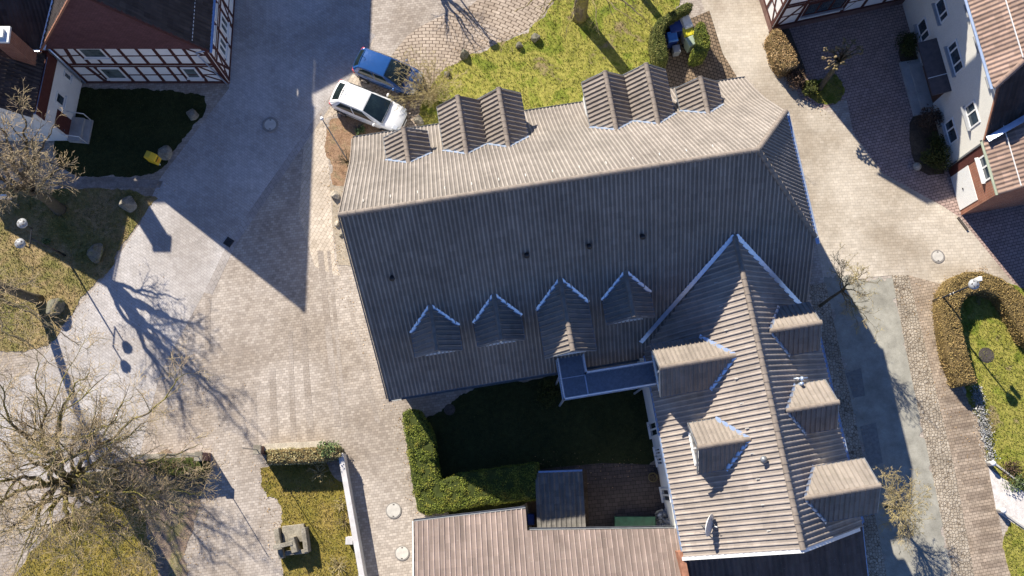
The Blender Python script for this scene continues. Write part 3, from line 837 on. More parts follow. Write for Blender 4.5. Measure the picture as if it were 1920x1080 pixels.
# dormers
def dormer(fr, ridge_dir, along, c, half, zr, ze, dfront, droof, roofn, seed, period=.228, win=True, over=.22):
    """ridge_dir: local (x, n) outward; along: local unit sideways; c: position along; droof(z): plan distance of main roof at height z"""
    O = Vector(fr[0]); o = Vector(ridge_dir); a = Vector(along)
    def w(al, dd, z): p = O + a * al + o * dd; return Vector((p.x, p.y, z))
    dr, de = droof(zr), droof(ze)
    # body
    mb = MB(); hw = half - .1
    zt = zr - .1 - (zr - ze) * .0
    poly = [w(c - hw, dfront, ze - 1.6), w(c + hw, dfront, ze - 1.6), w(c + hw, dfront, ze - .02), w(c, dfront, zr - .12), w(c - hw, dfront, ze - .02)]
    back = o * (de - dfront - .3)
    mb.extrude(poly, (back.x, back.y, 0))
    d = mb.build('dormer', M['render_white'], main)
    if win:
        wl = Wall(w(c - hw, dfront, 0), w(c + hw, dfront, 0))
        if wl.n.x * o.x + wl.n.y * o.y < 0: wl = Wall(w(c + hw, dfront, 0), w(c - hw, dfront, 0))
        add_window(d, wl, .3, 2 * hw - .3, ze - 1.15, ze - .1, sill=.08)
    df = dfront + over
    oo = (O.x + a.x * c, O.y + a.y * c)
    rs = []
    for sg in (-1, 1):
        q = a * sg
        # cut away what would run through the main roof
        rs.append(dict(org=oo, e=o, q=q, u0=dr - .15, u1=df, prof=[(0, zr), (half, ze)], period=period, amp=.07, smooth=False, prof_shape=(0, 0, 0, 0, 0, 0, 0, .3, 1, .8), clips=[(tuple(w(c, dr, zr + .0)), roofn)]))
    tile_obj('dormer_roof', M['roof_dormer'], d, rs)
    cp = MB(); ridge_caps(cp, w(c, dr - .05, zr + .05), w(c, df, zr + .05), .12); cp.build('ridge_cap', M['cap'], d)
    fl = MB()
    ap = w(c, dr, zr)
    nr = Vector((-roofn[0], -roofn[1], -roofn[2]))
    for sg in (-1, 1):
        b = w(c + sg * (half + .03), de, ze)
        mid = (ap + b) / 2
        test = nr.cross((b - ap).normalized()); outw = -Vector((o.x, o.y, 0))
        s_ = 1 if test.dot(outw) > 0 else -1
        flashing(fl, [(ap, b, s_)], nr, .125, .06, .014, seed)
    fl.build('flashing', M['zinc'], d)
    gt = MB()
    for sg in (-1, 1):
        p0 = w(c + sg * (half + .03), de + .1, ze - .02); p1 = w(c + sg * (half + .03), df, ze - .02)
        gt.bar(p0, p1, .05, .05)
        gt.bar(w(c + sg * (half), df + .02, ze - .05), w(c, df + .02, zr - .06), .035, .16)
    gt.build('edge_strip', M['zinc_dark'], d)
    return d
# plane of the main roof, for cutting dormer roofs: normal pointing down into the attic = removed side
def rn(o, prof):
    (a, b) = prof[0], prof[1]
    dz, dd = a[1] - b[1], b[0] - a[0]
    v = Vector((o[0] * dz, o[1] * dz, dd)).normalized()
    return (-v.x, -v.y, -v.z)
sN, sS = rn(F.n, NP), rn(-F.n, SP)
for i, (c, hw, zr, ze, dfr) in enumerate([(2.99, 1.07, 8.1, 7.0, 5.42), (5.94, 1.07, 8.13, 7.0, 5.42), (9.03, 1.17, 8.37, 7.12, 6.45), (12.06, 1.1, 8.22, 7.1, 5.35)]):
    dormer((F.W(0, 0),), -F.n, F.e, c, hw, zr, ze, dfr, dS, sS, i * 2)
for i, (c, hw, zr, ze, dfr) in enumerate([(2.93, 1.06, 7.5, 6.62, 5.15), (5.74, 1.05, 7.5, 6.55, 6.35), (7.77, 1.07, 7.45, 6.45, 6.45), (13.06, 1.06, 7.38, 6.48, 6.5), (15.1, 1.1, 7.45, 6.4, 6.55), (17.7, 1.05, 7.05, 6.1, 5.6)]):
    dormer((F.W(0, 0),), F.n, F.e, c, hw, zr, ze, dfr, dN, sN, i * 2 + 21)
wd = lambda z: (WZ - z) / (WZ - WE) * WH
WPF = [(0, WZ), (WH, WE)]
sWL, sWR = rn(-F.e, WPF), rn(F.e, WPF)
for i, (c, hw, zr, ze, dfr, per) in enumerate([(8.05, 1.2, 8.12, 6.88, 4.1, .21), (11.8, 1.13, 7.97, 6.84, 3.1, .21)]):
    dormer((F.W(WR, 0),), -F.e, -F.n, c, hw, zr, ze, dfr, wd, sWL, i * 2 + 40, per)
for i, (c, hw, zr, ze, dfr) in enumerate([(7.2, 1.12, 8.05, 7.0, 3.1), (10.85, 1.1, 8.12, 7.08, 3.02), (14.7, 1.2, 8.2, 7.08, 3.95)]):
    dormer((F.W(WR, 0),), F.e, -F.n, c, hw, zr, ze, dfr, wd, sWR, i * 2 + 60)
# valley flashing of the wing
fl = MB()
nS = Vector((-sS[0], -sS[1], -sS[2]))
ap = F.W(WR, -dS(WZ) + .02, WZ + .05)
for sg in (-1, 1):
    b = F.W(WR + sg * WH, -dS(WE + .55), WE + .55) if sg < 0 else F.W(WR + sg * 3.4, -dS(WE + 1.15), WE + 1.15)
    t = nS.cross((b - ap).normalized()); s_ = 1 if t.dot(Vector((F.n.x, F.n.y, 0))) > 0 else -1
    flashing(fl, [(ap, b, s_)], nS, .15, .07, .014, 5)
fl.build('flashing', M['zinc'], main)
# snow hooks
hk = []
for k in range(14):
    x = 1.0 + k * 1.18; n_ = .72
    hk.append((F.W(x, n_, zN(n_)), F.n, sN))
for k in range(11):
    hk.append((F.W(WR - .95, -4.6 - k * 1.12, WZ - .95 * (WZ - WE) / WH), -F.e, sWL))
for p, o, s_ in hk:
    nr = -Vector(s_); dn = Vector((o.x, o.y, 0)); dn = (dn - nr * dn.dot(nr)).normalized()
    m_ = MB(); sd = nr.cross(dn)
    b = Vector(p) + nr * .045
    m_.extrude([b - sd * .02 - dn * .08, b + dn * .09 - sd * .02, b + dn * .09 - sd * .02 + nr * .07], tuple(sd * .04))
    m_.build('roof_hook', M['manhole'], main)
# vents on the shaded slope
for (u_, v_) in [(735, 519), (987, 476), (1104, 459), (1204, 441)]:
    best = min((abs(zS(-(Vector(P2(u_, v_, z)) - F.o).dot(F.n)) - z), z) for z in [5 + .05 * k for k in range(140)])
    p = P(u_, v_, best[1]); nr = nS
    m_ = MB(); m_.tube([p - nr * .1, p + nr * .16], .1, 10); m_.tube([p + nr * .16, p + nr * .2], [.13, .11], 10)
    m_.build('roof_vent', M['black'], main, True)
for (u_, v_, hgt, r_) in [(1428, 862, .35, .11), (1497, 712, .5, .07)]:
    lat = None
    best = min((abs(WZ - abs((Vector(P2(u_, v_, z)) - F.o).dot(F.e) - WR) * (WZ - WE) / WH - z), z) for z in [5 + .05 * k for k in range(100)])
    p = P(u_, v_, best[1])
    m_ = MB(); m_.tube([p - Vector((0, 0, .2)), p + Vector((0, 0, hgt))], r_ * .8, 10); m_.lathe(p + Vector((0, 0, hgt)), [(r_ * .7, 0), (r_ * 1.5, .03), (r_ * 1.4, .08), (r_ * .3, .16)], 12)
    if r_ < .1: m_.bar(p + Vector((-.35, 0, hgt - .1)), p + Vector((.3, .05, hgt - .1)), .06, .1); m_.tube([p + Vector((-.05, -.25, .1)), p + Vector((-.05, -.25, hgt + .2))], .09, 8)
    m_.build('vent_pipe', M['zinc'] if r_ < .1 else M['zinc_dark'], main, True)
# windows and doors of the wing's west wall (seen from above under the eave), and of the main south wall
ww = Wall(F.W(13.07, -6.4), F.W(13.07, WN)); 
if ww.n.x * F.e.x + ww.n.y * F.e.y > 0: ww = Wall(F.W(13.07, -6.4), F.W(13.07, WN), True)
for (y0, y1, z0, z1) in [(788, 816, .04, 2.4), (838, 852, .5, 2.1), (856, 872, .5, 2.1), (917, 943, .04, 2.3)]:
    s0 = -6.4 - (Vector(P2(1237, y0, 1.5)) - F.o).dot(F.n); s1 = -6.4 - (Vector(P2(1245, y1, 1.5)) - F.o).dot(F.n)
    add_window(main, ww, s0, s1, z0, z1, sill=.12)
ws = Wall(F.W(.35, -6.45), F.W(13.1, -6.45))
if ws.n.x * F.n.x + ws.n.y * F.n.y > 0: ws = Wall(F.W(.35, -6.45), F.W(13.1, -6.45), True)
for s_ in (2.2, 5.0, 10.6): add_window(main, ws, s_, s_ + 1.2, 1.0, 2.3)
wn2 = Wall(F.W(.35, 6.05), F.W(20, 6.05))
if wn2.n.x * F.n.x + wn2.n.y * F.n.y < 0: wn2 = Wall(F.W(.35, 6.05), F.W(20, 6.05), True)
for s_ in (2.0, 5.0, 9.0, 12.5, 16.0): add_window(main, wn2, s_, s_ + 1.2, 1.0, 2.3)
we = Wall(F.W(21.1, -7), F.W(21.1, -16))
if we.n.x * F.e.x + we.n.y * F.e.y < 0: we = Wall(F.W(21.1, -7), F.W(21.1, -16), True)
for s_ in (.6, 3.0, 5.4, 7.4): add_window(main, we, s_, s_ + 1.1, 1.0, 2.3)
wg = Wall(F.W(.35, -6), F.W(.35, 6))
if wg.n.x * F.e.x + wg.n.y * F.e.y > 0: wg = Wall(F.W(.35, -6), F.W(.35, 6), True)
for s_, z_ in ((1.5, 1), (5.4, 1), (9.2, 1), (3.2, 4.6), (7.0, 4.6)): add_window(main, wg, s_, s_ + 1.2, z_, z_ + 1.3)

# satellite dish on the wing
best = min((abs(WZ - abs((Vector(P2(1316, 985, z)) - F.o).dot(F.e) - WR) * (WZ - WE) / WH - z), z) for z in [4 + .05 * k for k in range(100)])
bp = P(1316, 985, best[1] + .1)
dish = thing('satellite_dish', 'pale oval satellite dish on the sunny slope of the wing roof', 'satellite dish', bp)
mb = MB(); hd = bp + Vector((0, .1, .75))
mb.tube([bp - Vector((0, 0, .15)), bp + Vector((0, 0, .75))], .025, 8); mb.tube([bp + Vector((-.25, -.05, 0)), bp + Vector((0, 0, .45))], .015, 6); mb.tube([bp + Vector((.2, -.15, -.1)), bp + Vector((0, 0, .45))], .015, 6)
mb.build('bracket', M['zinc_dark'], dish)
ax = Vector((.9, -.25, .48)).normalized()
mb = MB(); s1 = ax.orthogonal().normalized(); s2 = ax.cross(s1)
n = 24; cen = hd + ax * .08
rings = [0, .15, .29, .42, .52]
mb.v.append(tuple(cen))
for r_ in rings[1:]:
    for j in range(n):
        t = 2 * math.pi * j / n
        mb.v.append(tuple(cen + (s1 * math.cos(t) + s2 * math.sin(t)) * r_ + ax * (r_ * r_ * .55)))
for j in range(n): mb.f.append((0, 1 + j, 1 + (j + 1) % n))
for i in range(3):
    for j in range(n): mb.f.append((1 + i * n + j, 1 + i * n + (j + 1) % n, 1 + (i + 1) * n + (j + 1) % n, 1 + (i + 1) * n + j))
d_ = mb.build('dish', M['dish'], dish, True)
sm = d_.modifiers.new('solid', 'SOLIDIFY'); sm.thickness = .015
mb = MB(); mb.tube([cen - s2 * .4 + ax * .05, cen + ax * .42], .012, 6); mb.tube([cen + ax * .38, cen + ax * .5], .03, 8); mb.build('feed_arm', M['zinc_dark'], dish)

# steel footbridge between the two dormers
fb = thing('footbridge', 'blue grey steel footbridge with railings joining two roof dormers above the garden', 'footbridge', F.W(9.5, -7.8, 0))
DZ = 4.7
mb = MB(); mb.prism([F.W(8.5, -6.5), F.W(8.5, -8.5), F.W(13.3, -8.5), F.W(13.3, -7.46), F.W(9.74, -7.46), F.W(9.74, -6.5)], DZ - .05, DZ)
mb.build('deck', M['deck'], fb)
mb = MB()
for a, b in [((8.5, -6.5), (8.5, -8.5)), ((8.5, -8.5), (13.3, -8.5)), ((9.74, -7.46), (13.3, -7.46)), ((9.74, -6.5), (9.74, -7.46)), ((9.74, -7.46), (9.74, -8.5)), ((8.5, -7.46), (9.74, -7.46))]:
    mb.bar(F.W(*a, DZ - .14), F.W(*b, DZ - .14), .1, .16)
mb.bar(F.W(9.72, -7.46, DZ + .006), F.W(9.72, -8.45, DZ + .006), .06, .012)
mb.bar(F.W(8.55, -7.5, DZ + .005), F.W(9.7, -7.5, DZ + .005), .035, .01)
mb.build('beam', M['steel'], fb)
for a in [(8.55, -8.45), (8.55, -7.3), (12.6, -8.45), (12.6, -7.5)]:
    mb = MB(); mb.tube([F.W(*a, 0), F.W(*a, DZ - .2)], .06, 8); mb.bar(F.W(a[0], a[1], DZ - 1.0), F.W(a[0] + (.8 if a[0] < 10 else -.8), a[1], DZ - .2), .05); mb.build('leg', M['steel'], fb)
for seg in [[(8.5, -6.6), (8.5, -8.53), (13.3, -8.53)], [(9.74, -6.6), (9.74, -7.46), (13.3, -7.46)]]:
    mb = MB()
    for a, b in zip(seg, seg[1:]):
        for z in (1.0, .55): mb.tube([F.W(*a, DZ + z), F.W(*b, DZ + z)], .032 if z > .9 else .016, 6)
        L = math.dist(a, b); k = max(1, int(L / 1.0))
        for i in range(k + 1):
            t = i / k; c = (a[0] + (b[0] - a[0]) * t, a[1] + (b[1] - a[1]) * t)
            mb.bar(F.W(*c, DZ), F.W(*c, DZ + 1.0), .04)
        k = int(L / .12)
        for i in range(k):
            t = (i + .5) / k; c = (a[0] + (b[0] - a[0]) * t, a[1] + (b[1] - a[1]) * t)
            mb.tube([F.W(*c, DZ + .08), F.W(*c, DZ + .97)], .008, 4, False)
    mb.build('railing', M['steel'], fb)

# ================================================================== outbuilding at the bottom, shed, low building
G = Frame((-4.85, -2.0), 4.0)
ob = thing('outbuilding', 'low outbuilding with pinkish ribbed roof beside the garden hedge', 'outbuilding', (1.5, -5, 0))
rz = lambda n: 2.65 - (n) * .36
pf = [(0, rz(-6.4)), (6.6, rz(.2))]
def edge_clip(p, q):
    p, q = Vector(p), Vector(q); d = (q - p).normalized(); n_ = Vector((-d.y, d.x))
    if n_.y < 0: n_ = -n_
    return ((p.x, p.y), (n_.x, n_.y))
o_ = G.W(0, -6.4)
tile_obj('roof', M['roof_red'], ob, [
    dict(org=o_, e=G.e, q=G.n, u0=0, u1=5.55, prof=[(0, rz(-6.4)), (7.2, rz(.8))], clips=[edge_clip(P2(775, 978, 2.65), P2(985, 953, 2.65))], period=.258, amp=.055, smooth=False, prof_shape=(0, 0, 0, 0, 0, 0, .2, 1, .9, .1), course=.4),
    dict(org=o_, e=G.e, q=G.n, u0=5.55, u1=13.05, prof=[(0, rz(-6.4)), (7.2, rz(.8))], clips=[edge_clip(P2(990, 994, 2.65), P2(1265, 990, 2.65))], period=.258, amp=.055, smooth=False, prof_shape=(0, 0, 0, 0, 0, 0, .2, 1, .9, .1), course=.4)])
mb = MB()
mb.extrude([G.W(.15, -6.4, 0), G.W(.15, -.25, 0), G.W(.15, -.25, 2.5), G.W(.15, -6.4, rz(-6.4) - .15)], tuple(G.D(5.3, 0)) + (0,))
mb.extrude([G.W(5.45, -6.4, 0), G.W(5.45, -1.3, 0), G.W(5.45, -1.3, 2.85), G.W(5.45, -6.4, rz(-6.4) - .15)], tuple(G.D(7.4, 0)) + (0,))
mb.build('wall', M['render_cream'], ob)
mb = MB()
a, b = P(775, 978, 2.62), P(985, 953, 2.62); gutter(mb, a + Vector((0, .06, 0)), b + Vector((0, .06, 0)), .06)
mb.build('gutter', M['zinc_dark'], ob); mb = MB()
a, b = P(992, 994, 2.8), P(1265, 990, 2.8); gutter(mb, a + Vector((0, .06, 0)), b + Vector((0, .06, 0)), .06)
mb.build('gutter', M['zinc_dark'], ob)
mb = MB(); mb.bar(G.W(-.03, -6.4, rz(-6.4) + .02), G.W(-.03, .0, rz(0) + .02), .06, .14); mb.build('verge_board', M['render_cream'], ob)

Hs = Frame(P2(1100, 992, 2.5), 2.0)
sh = thing('shed', 'small lean-to shed with dark ribbed roof in the shaded garden', 'shed', (2.4, -1.2, 0))
tile_obj('roof', M['roof_shed'], sh, [dict(org=Hs.W(-2.42, -.1), e=Hs.e, q=Hs.n, u0=0, u1=2.42, prof=[(0, 1.95), (2.9, 1.5)], period=.25, amp=.05, smooth=False, prof_shape=(0, 0, 0, 0, .3, 1, 1, .3), clips=[])])
mb = MB(); mb.extrude([Hs.W(-2.3, 0, 0), Hs.W(-2.3, 2.6, 0), Hs.W(-2.3, 2.6, 1.45), Hs.W(-2.3, 0, 1.84)], tuple(Hs.D(2.2, 0)) + (0,)); mb.build('wall', M['brown_board'], sh)
mb = MB(); gutter(mb, Hs.W(-2.4, 2.85, 1.47), Hs.W(0, 2.85, 1.47), .05); mb.build('gutter', M['zinc'], sh)

lb = thing('building', 'low building with dark ribbed roof under the white gable edge of the wing', 'building', F.W(17, -19, 0))
tile_obj('roof', M['roof_low'], lb, [dict(org=F.W(12.75, WN + .2), e=F.e, q=-F.n, u0=0, u1=8.85, prof=[(0, 4.1), (6.0, 2.0)], period=.255, amp=.035, course=.4)])
mb = MB(); mb.extrude([F.W(12.9, WN, 0), F.W(12.9, WN, 3.9), F.W(12.9, WN - 5.6, 2.0), F.W(12.9, WN - 5.6, 0)], tuple(F.D(8.5, 0)) + (0,)); mb.build('wall', M['render_cream'], lb)
mb = MB(); mb.obox(F.W(12.62, WN - 4, 0), tuple(F.D(.3, 0)) + (0,), tuple(F.D(0, 4.2)) + (0,), (0, 0, 4.35)); mb.build('firewall', M['terracotta'], lb)
mb = MB(); mb.bar(F.W(21.62, WN + .1, 4.0), F.W(21.62, WN - 5.8, 2.0), .05, .1); mb.build('gutter', M['zinc'], lb)
mb = MB(); p = F.W(14.6, WN - 1.45, 3.62); mb.obox(p, tuple(F.D(.5, 0)) + (0,), tuple(F.D(0, -.5)) + (-.175,), (0, 0, .1)); sk = mb.build('skylight', M['zinc'], lb)
mb = MB(); p = F.W(14.67, WN - 1.52, 3.7); mb.obox(p, tuple(F.D(.36, 0)) + (0,), tuple(F.D(0, -.36)) + (-.126,), (0, 0, .015)); mb.build('pane', M['glass'], sk)

# ================================================================== timber framed house, top left
def timber_window(parent, wall, s0, s1, z0, z1, mull=(.5,)):
    return add_window(parent, wall, s0, s1, z0, z1, glass=M['curtain'], mull=mull, sill=.1, fw=.11)
th = thing('timber_house', 'white timber framed house with oxblood beams and a dark red shingled gable', 'timber house', (-20.3, 27, 0))
TX0, TX1, TY, TYB = -24.45, -16.2, 22.3, 33.5
TR_, TZ, TE = -20.2, 10.7, 4.75
mb = MB()
mb.extrude([(TX0, TY, 0), (TX1, TY, 0), (TX1, TY, TE), (TX0, TY, TE)], (0, TYB - TY, 0)); mb.build('wall', M['infill'], th)
mb = MB(); mb.extrude([(TX0 - .12, TY - .12, TE - .25), (TX1 + .1, TY - .12, TE - .25), (TX1 + .1, TY - .12, TE), (TR_, TY - .12, TZ - .12), (TX0 - .12, TY - .12, TE)], (0, .5, 0)); mb.build('gable', M['cladding'], th)
slL = (TR_ - (TX0 - .35)); slR = (TX1 + .3) - TR_
zl = TE - .25
tile_obj('roof', M['roof_dark'], th, [
    dict(org=(TR_, TY - .3), e=(0, 1), q=(1, 0), u0=0, u1=TYB - TY + .6, prof=[(0, TZ), (slR, zl)], period=.21, amp=.03),
    dict(org=(TR_, TY - .3), e=(0, 1), q=(-1, 0), u0=0, u1=TYB - TY + .6, prof=[(0, TZ), (slL, zl)], period=.21, amp=.03)])
mb = MB(); ridge_caps(mb, (TR_, TY - .32, TZ + .05), (TR_, TYB + .3, TZ + .05)); mb.build('ridge_cap', M['roof_dark'], th)
for sx, sl, mt in ((1, slR, 'timber'), (-1, slL, 'terracotta')):
    mb = MB(); p0 = Vector((TR_, TY - .33, TZ + .06)); p1 = Vector((TR_ + sx * sl, TY - .33, zl + .06)); mb.obox(p0, p1 - p0, (0, .16 if sx > 0 else .2, 0), (0, 0, -.16)); mb.build('verge_tile', M[mt], th)
mb = MB(); gutter(mb, (TX1 + .38, TY - .3, zl - .03), (TX1 + .38, TYB, zl - .03), .07); mb.build('gutter', M['zinc'], th)
mb = MB(); mb.tube([(TX1 + .36, TY - .1, zl - .08), (TX1 - .5, TY - .2, 4.2), (TX1 - .55, TY - .12, 3.8), (TX1 - .1, TY - .12, .1)], .045, 8); mb.build('downpipe', M['zinc'], th, True)
mb = MB(); mb.tube([(TX0 + .1, TY - .1, 4.5), (TX0 + .1, TY - .1, .2)], .05, 8); mb.build('downpipe', M['zinc'], th, True)
mb = MB(); mb.bar((TX1 - .3, TY - .1, zl + .9), (TX1 - .3, TYB, zl + .9), .025, .06); mb.build('snow_guard', M['white_trim'], th)
w = Wall((TX0, TY), (TX1, TY))
X = lambda x: x - TX0
fr = MB()
for a, b, c, d in [(-24.33, 0, -24.33, 4.5), (-16.33, 0, -16.33, 4.6)]: w.beam(fr, X(a), b, X(c), d, .22, .03)
for z, wd_ in ((.1, .2), (2.42, .2), (4.5, .16)): w.beam(fr, 0.12, z, X(TX1) - .1, z, wd_, .034)
w.beam(fr, .2, 2.15, X(TX1) - .2, 2.15, .12, .03)
for x in (-23.08, -21.62, -20.8, -19.86, -18.95, -18.1, -17.35): w.beam(fr, X(x), 2.5, X(x), 4.45, .17, .026)
for x in (-23.0, -21.6, -20.75, -19.85, -19.0, -18.42, -17.42): w.beam(fr, X(x), .2, X(x), 2.1, .17, .026)
for z, o in ((3.42, .02), (1.05, .02)):
    for a, b in ((-24.2, -23.1), (-21.5, -16.45)): w.beam(fr, X(a), z, X(b), z + (.1 if z > 2 else .05), .1, o)
w.beam(fr, X(-23.1), 3.1, X(-21.6), 3.1, .1, .02); w.beam(fr, X(-22.4), 2.5, X(-22.4), 3.1, .13, .021)
w.beam(fr, X(-23.55), 4.45, X(-23.9), 2.5, .2, .024); w.beam(fr, X(-23.45), 2.1, X(-23.2), .2, .2, .024)
w.beam(fr, X(-17.3), 4.4, X(-16.45), 3.5, .13, .023); w.beam(fr, X(-17.25), 2.1, X(-16.45), 1.1, .13, .023); w.beam(fr, X(-17.3), 1.0, X(-16.45), .2, .13, .0235)
fr.build('timber_frame', M['timber'], th)
timber_window(th, w, X(-23.0), X(-21.68), 3.25, 4.4, ()); timber_window(th, w, X(-22.92), X(-21.7), .55, 1.95, ()); timber_window(th, w, X(-18.34), X(-17.5), .65, 1.98, ())
mb = MB(); mb.obox((TX0 - .02, TY - .06, 0), (TX1 - TX0 + .06, 0, 0), (0, .1, 0), (0, 0, .06)); mb.build('plinth', M['plinth'], th)
w2 = Wall((TX1, TY), (TX1, TYB)); Y = lambda y: y - TY
if w2.n.x < 0: w2 = Wall((TX1, TY), (TX1, TYB), True)
fr = MB()
for y in (22.42, 23.05, 24.35, 25.65, 26.3, 27.5): w2.beam(fr, Y(y), .1, Y(y), 4.6, .17, .028)
for z in (.1, 2.42, 2.68, 4.5, 1.0, 3.45): w2.beam(fr, .1, z, 6.5, z, .17 if z in (.1, 2.42, 4.5) else .1, .034 if z in (.1, 2.42, 4.5) else .022)
w2.beam(fr, .15, 2.3, .75, .2, .13, .023); w2.beam(fr, .15, .2, .75, 2.3, .13, .0245); w2.beam(fr, .15, 4.4, .75, 2.8, .13, .023)
w2.beam(fr, 3.4, 4.4, 4.0, 2.8, .13, .023); w2.beam(fr, 3.4, .2, 4.0, 2.3, .13, .023)
fr.build('timber_frame', M['timber'], th)
for y0, z0 in ((23.3, .95), (24.6, .95), (23.3, 3.1), (24.6, 3.1)): timber_window(th, w2, Y(y0), Y(y0 + .9), z0, z0 + 1.25)

# taller neighbour beyond it, only its shadow reaches the picture
nb = thing('timber_house', 'taller dark roofed house standing behind the timber framed gable house', 'house', (-19, 38, 0))
mb = MB(); mb.prism([(-23.5, 33.6), (-15.3, 33.6), (-15.3, 46), (-23.5, 46)], 0, 8.2); mb.build('wall', M['infill'], nb)
tile_obj('roof', M['roof_dark'], nb, [
    dict(org=(-19.3, 33.2), e=(0, 1), q=(1, 0), u0=0, u1=13, prof=[(0, 9.6), (4.4, 8.1)], period=.21, amp=.03),
    dict(org=(-19.3, 33.2), e=(0, 1), q=(-1, 0), u0=0, u1=13, prof=[(0, 9.6), (4.6, 8.1)], period=.21, amp=.03)])
w = Wall((-15.3, 33.6), (-15.3, 46))
if w.n.x < 0: w = Wall((-15.3, 33.6), (-15.3, 46), True)
for s_ in (1.5, 4.5, 7.5): add_window(nb, w, s_, s_ + 1.1, 1, 2.3); add_window(nb, w, s_, s_ + 1.1, 4.6, 5.9)

# low white house at the left edge
lw = thing('cottage', 'low white cottage with dark tiled roof and dark red upper boarding', 'cottage', (-26.5, 20.5, 0))
c0, c1 = Vector((-24.96, 18.78, 0)), Vector((-24.62, 22.25, 0))
mb = MB(); mb.prism([(c0.x, c0.y), (c1.x, c1.y), (-31.5, 22.25), (-31.5, 18.78)], 0, 3.05)
mb.extrude([(-31.5, 18.78, 3.05), (c0.x, c0.y, 3.05), (c0.x, c0.y, 4.15), (-27.7, 18.78, 7.0), (-31.5, 18.78, 4.15)], (0, .3, 0)); mb.build('wall', M['render_white'], lw)
w = Wall(c0, c1)
if w.n.x < 0: w = Wall(c0, c1, True)
mb = MB(); w.box(mb, .0, w.len, 3.05, 4.15, -.25, .05); mb.build('boarding', M['brown_board'], lw)
add_window(lw, w, 1.35, 2.0, 1.5, 2.4, mull=(), sill=.12); add_window(lw, w, 2.95, 3.35, 1.3, 2.1, mull=(), sill=.1)
mb = MB(); w.box(mb, .15, 1.1, .1, 2.0, -.05, .02); dr = mb.build('door', M['brown_board'], lw); mb = MB(); w.box(mb, .2, .3, 1.0, 1.04, .02, .09); mb.build('handle', M['chrome'], dr)
mb = MB(); w.box(mb, -.1, 1.3, 0, .18, .0, 1.1); w.box(mb, -.1, 1.3, .18, .36, .0, .7); mb.build('doorstep', M['concrete'], lw)
mb = MB()
for s_ in (-.08, 1.28): mb.tube([w.pt(s_, .18, 1.0), w.pt(s_, 1.1, 1.0), w.pt(s_, 1.25, .05)], .025, 6)
mb.build('handrail', M['white_trim'], lw, True)
tile_obj('roof', M['roof_dark'], lw, [
    dict(org=(-27.7, 18.7), e=(0.09, .996), q=(.996, -.09), u0=0, u1=3.6, prof=[(0, 7.05), (2.75, 4.2)], period=.21, amp=.035),
    dict(org=(-27.7, 18.7), e=(0, 1), q=(-1, 0), u0=0, u1=3.6, prof=[(0, 7.05), (3.9, 4.2)], period=.21, amp=.035)])
tile_obj('roof', M['roof_dark'], lw, [dict(org=(-33, 27.5), e=(1, 0), q=(0, -1), u0=0, u1=12.4, prof=[(0, 10.2), (5.45, 4.75)], period=.21, amp=.035, clips=[((-24.55, 22.05), (3.85, -2.86))])])
mb = MB(); mb.prism([(-33, 22.3), (-24.7, 22.3), (-24.7, 28), (-33, 28)], 0, 4.6); mb.build('wall', M['render_white'], lw)
mb = MB(); gutter(mb, (-33, 22.0, 4.72), (-24.6, 22.0, 4.72), .07); mb.build('gutter', M['zinc'], lw)
mb = MB(); gutter(mb, (c0.x + .05, 18.7, 4.15), (c1.x + .02, 21.9, 4.15), .06); mb.build('gutter', M['zinc'], lw)
q = P(20, 82, 6.3)
mb = MB(); mb.box(q.x, q.y, 4.0, 7.2, .8, .7); ch = mb.build('chimney', M['brick'], lw, bevel=.01)
mb = MB(); mb.box(q.x, q.y, 7.2, 7.34, .95, .85); mb.box(q.x, q.y, 7.34, 7.5, .5, .45); mb.build('chimney_cap', M['render_white'], ch)
mb = MB(); fl = [(Vector((-21.75, 25.9, 8.6)), Vector((-24.55, 22.1, 4.8)), 1)]; flashing(mb, fl, (0, -.7, .7), .2, .1, .01); mb.build('flashing', M['zinc'], lw)

# ================================================================== timber house, top right
tr = thing('timber_house', 'timber framed house with sunlit west wall beside the clipped brown hedge', 'timber house', (18.5, 28.5, 0))
H_ = Frame((14.95, 25.45), 13.1)
mb = MB(); mb.extrude([H_.W(0, 0, 0), H_.W(0, 6.4, 0), H_.W(0, 6.4, 6.9), H_.W(0, 3.2, 10.85), H_.W(0, 0, 6.9)], tuple(H_.D(11.5, 0)) + (0,)); mb.build('wall', M['infill'], tr)
tile_obj('roof', M['roof_dark'], tr, [
    dict(org=H_.W(-.3, 3.2), e=H_.e, q=-H_.n, u0=0, u1=12.2, prof=[(0, 11.1), (3.45, 6.85)]),
    dict(org=H_.W(-.3, 3.2), e=H_.e, q=H_.n, u0=0, u1=12.2, prof=[(0, 11.1), (3.45, 6.85)])])
mb = MB(); p = H_.W(3.6, 3.2); mb.box(p[0], p[1], 10.2, 12.6, .75, .65, R(13)); ch = mb.build('chimney', M['brick'], tr)
mb = MB(); mb.box(p[0], p[1], 12.6, 12.72, .9, .8, R(13)); mb.build('chimney_cap', M['concrete'], ch)
w = Wall(H_.W(0, 0), H_.W(11.5, 0))
if w.n.dot(Vector((H_.n.x, H_.n.y, 0))) > 0: w = Wall(H_.W(0, 0), H_.W(11.5, 0), True)
mb = MB(); w.box(mb, -.04, 11.5, 0, .5, -.1, .05); mb.build('plinth', M['plinth'], tr)
fr = MB()
for s_ in (.12, 1.35, 4.05, 5.3, 6.6, 8.2, 9.8): w.beam(fr, s_, .45, s_, 6.7, .17, .03)
for z in (.6, 2.75, 3.0, 4.9, 6.7): w.beam(fr, .05, z, 11.4, z, .16, .034)
w.beam(fr, .05, 1.65, 1.35, 1.65, .1, .022); w.beam(fr, 4.05, 1.65, 11, 1.65, .1, .022)
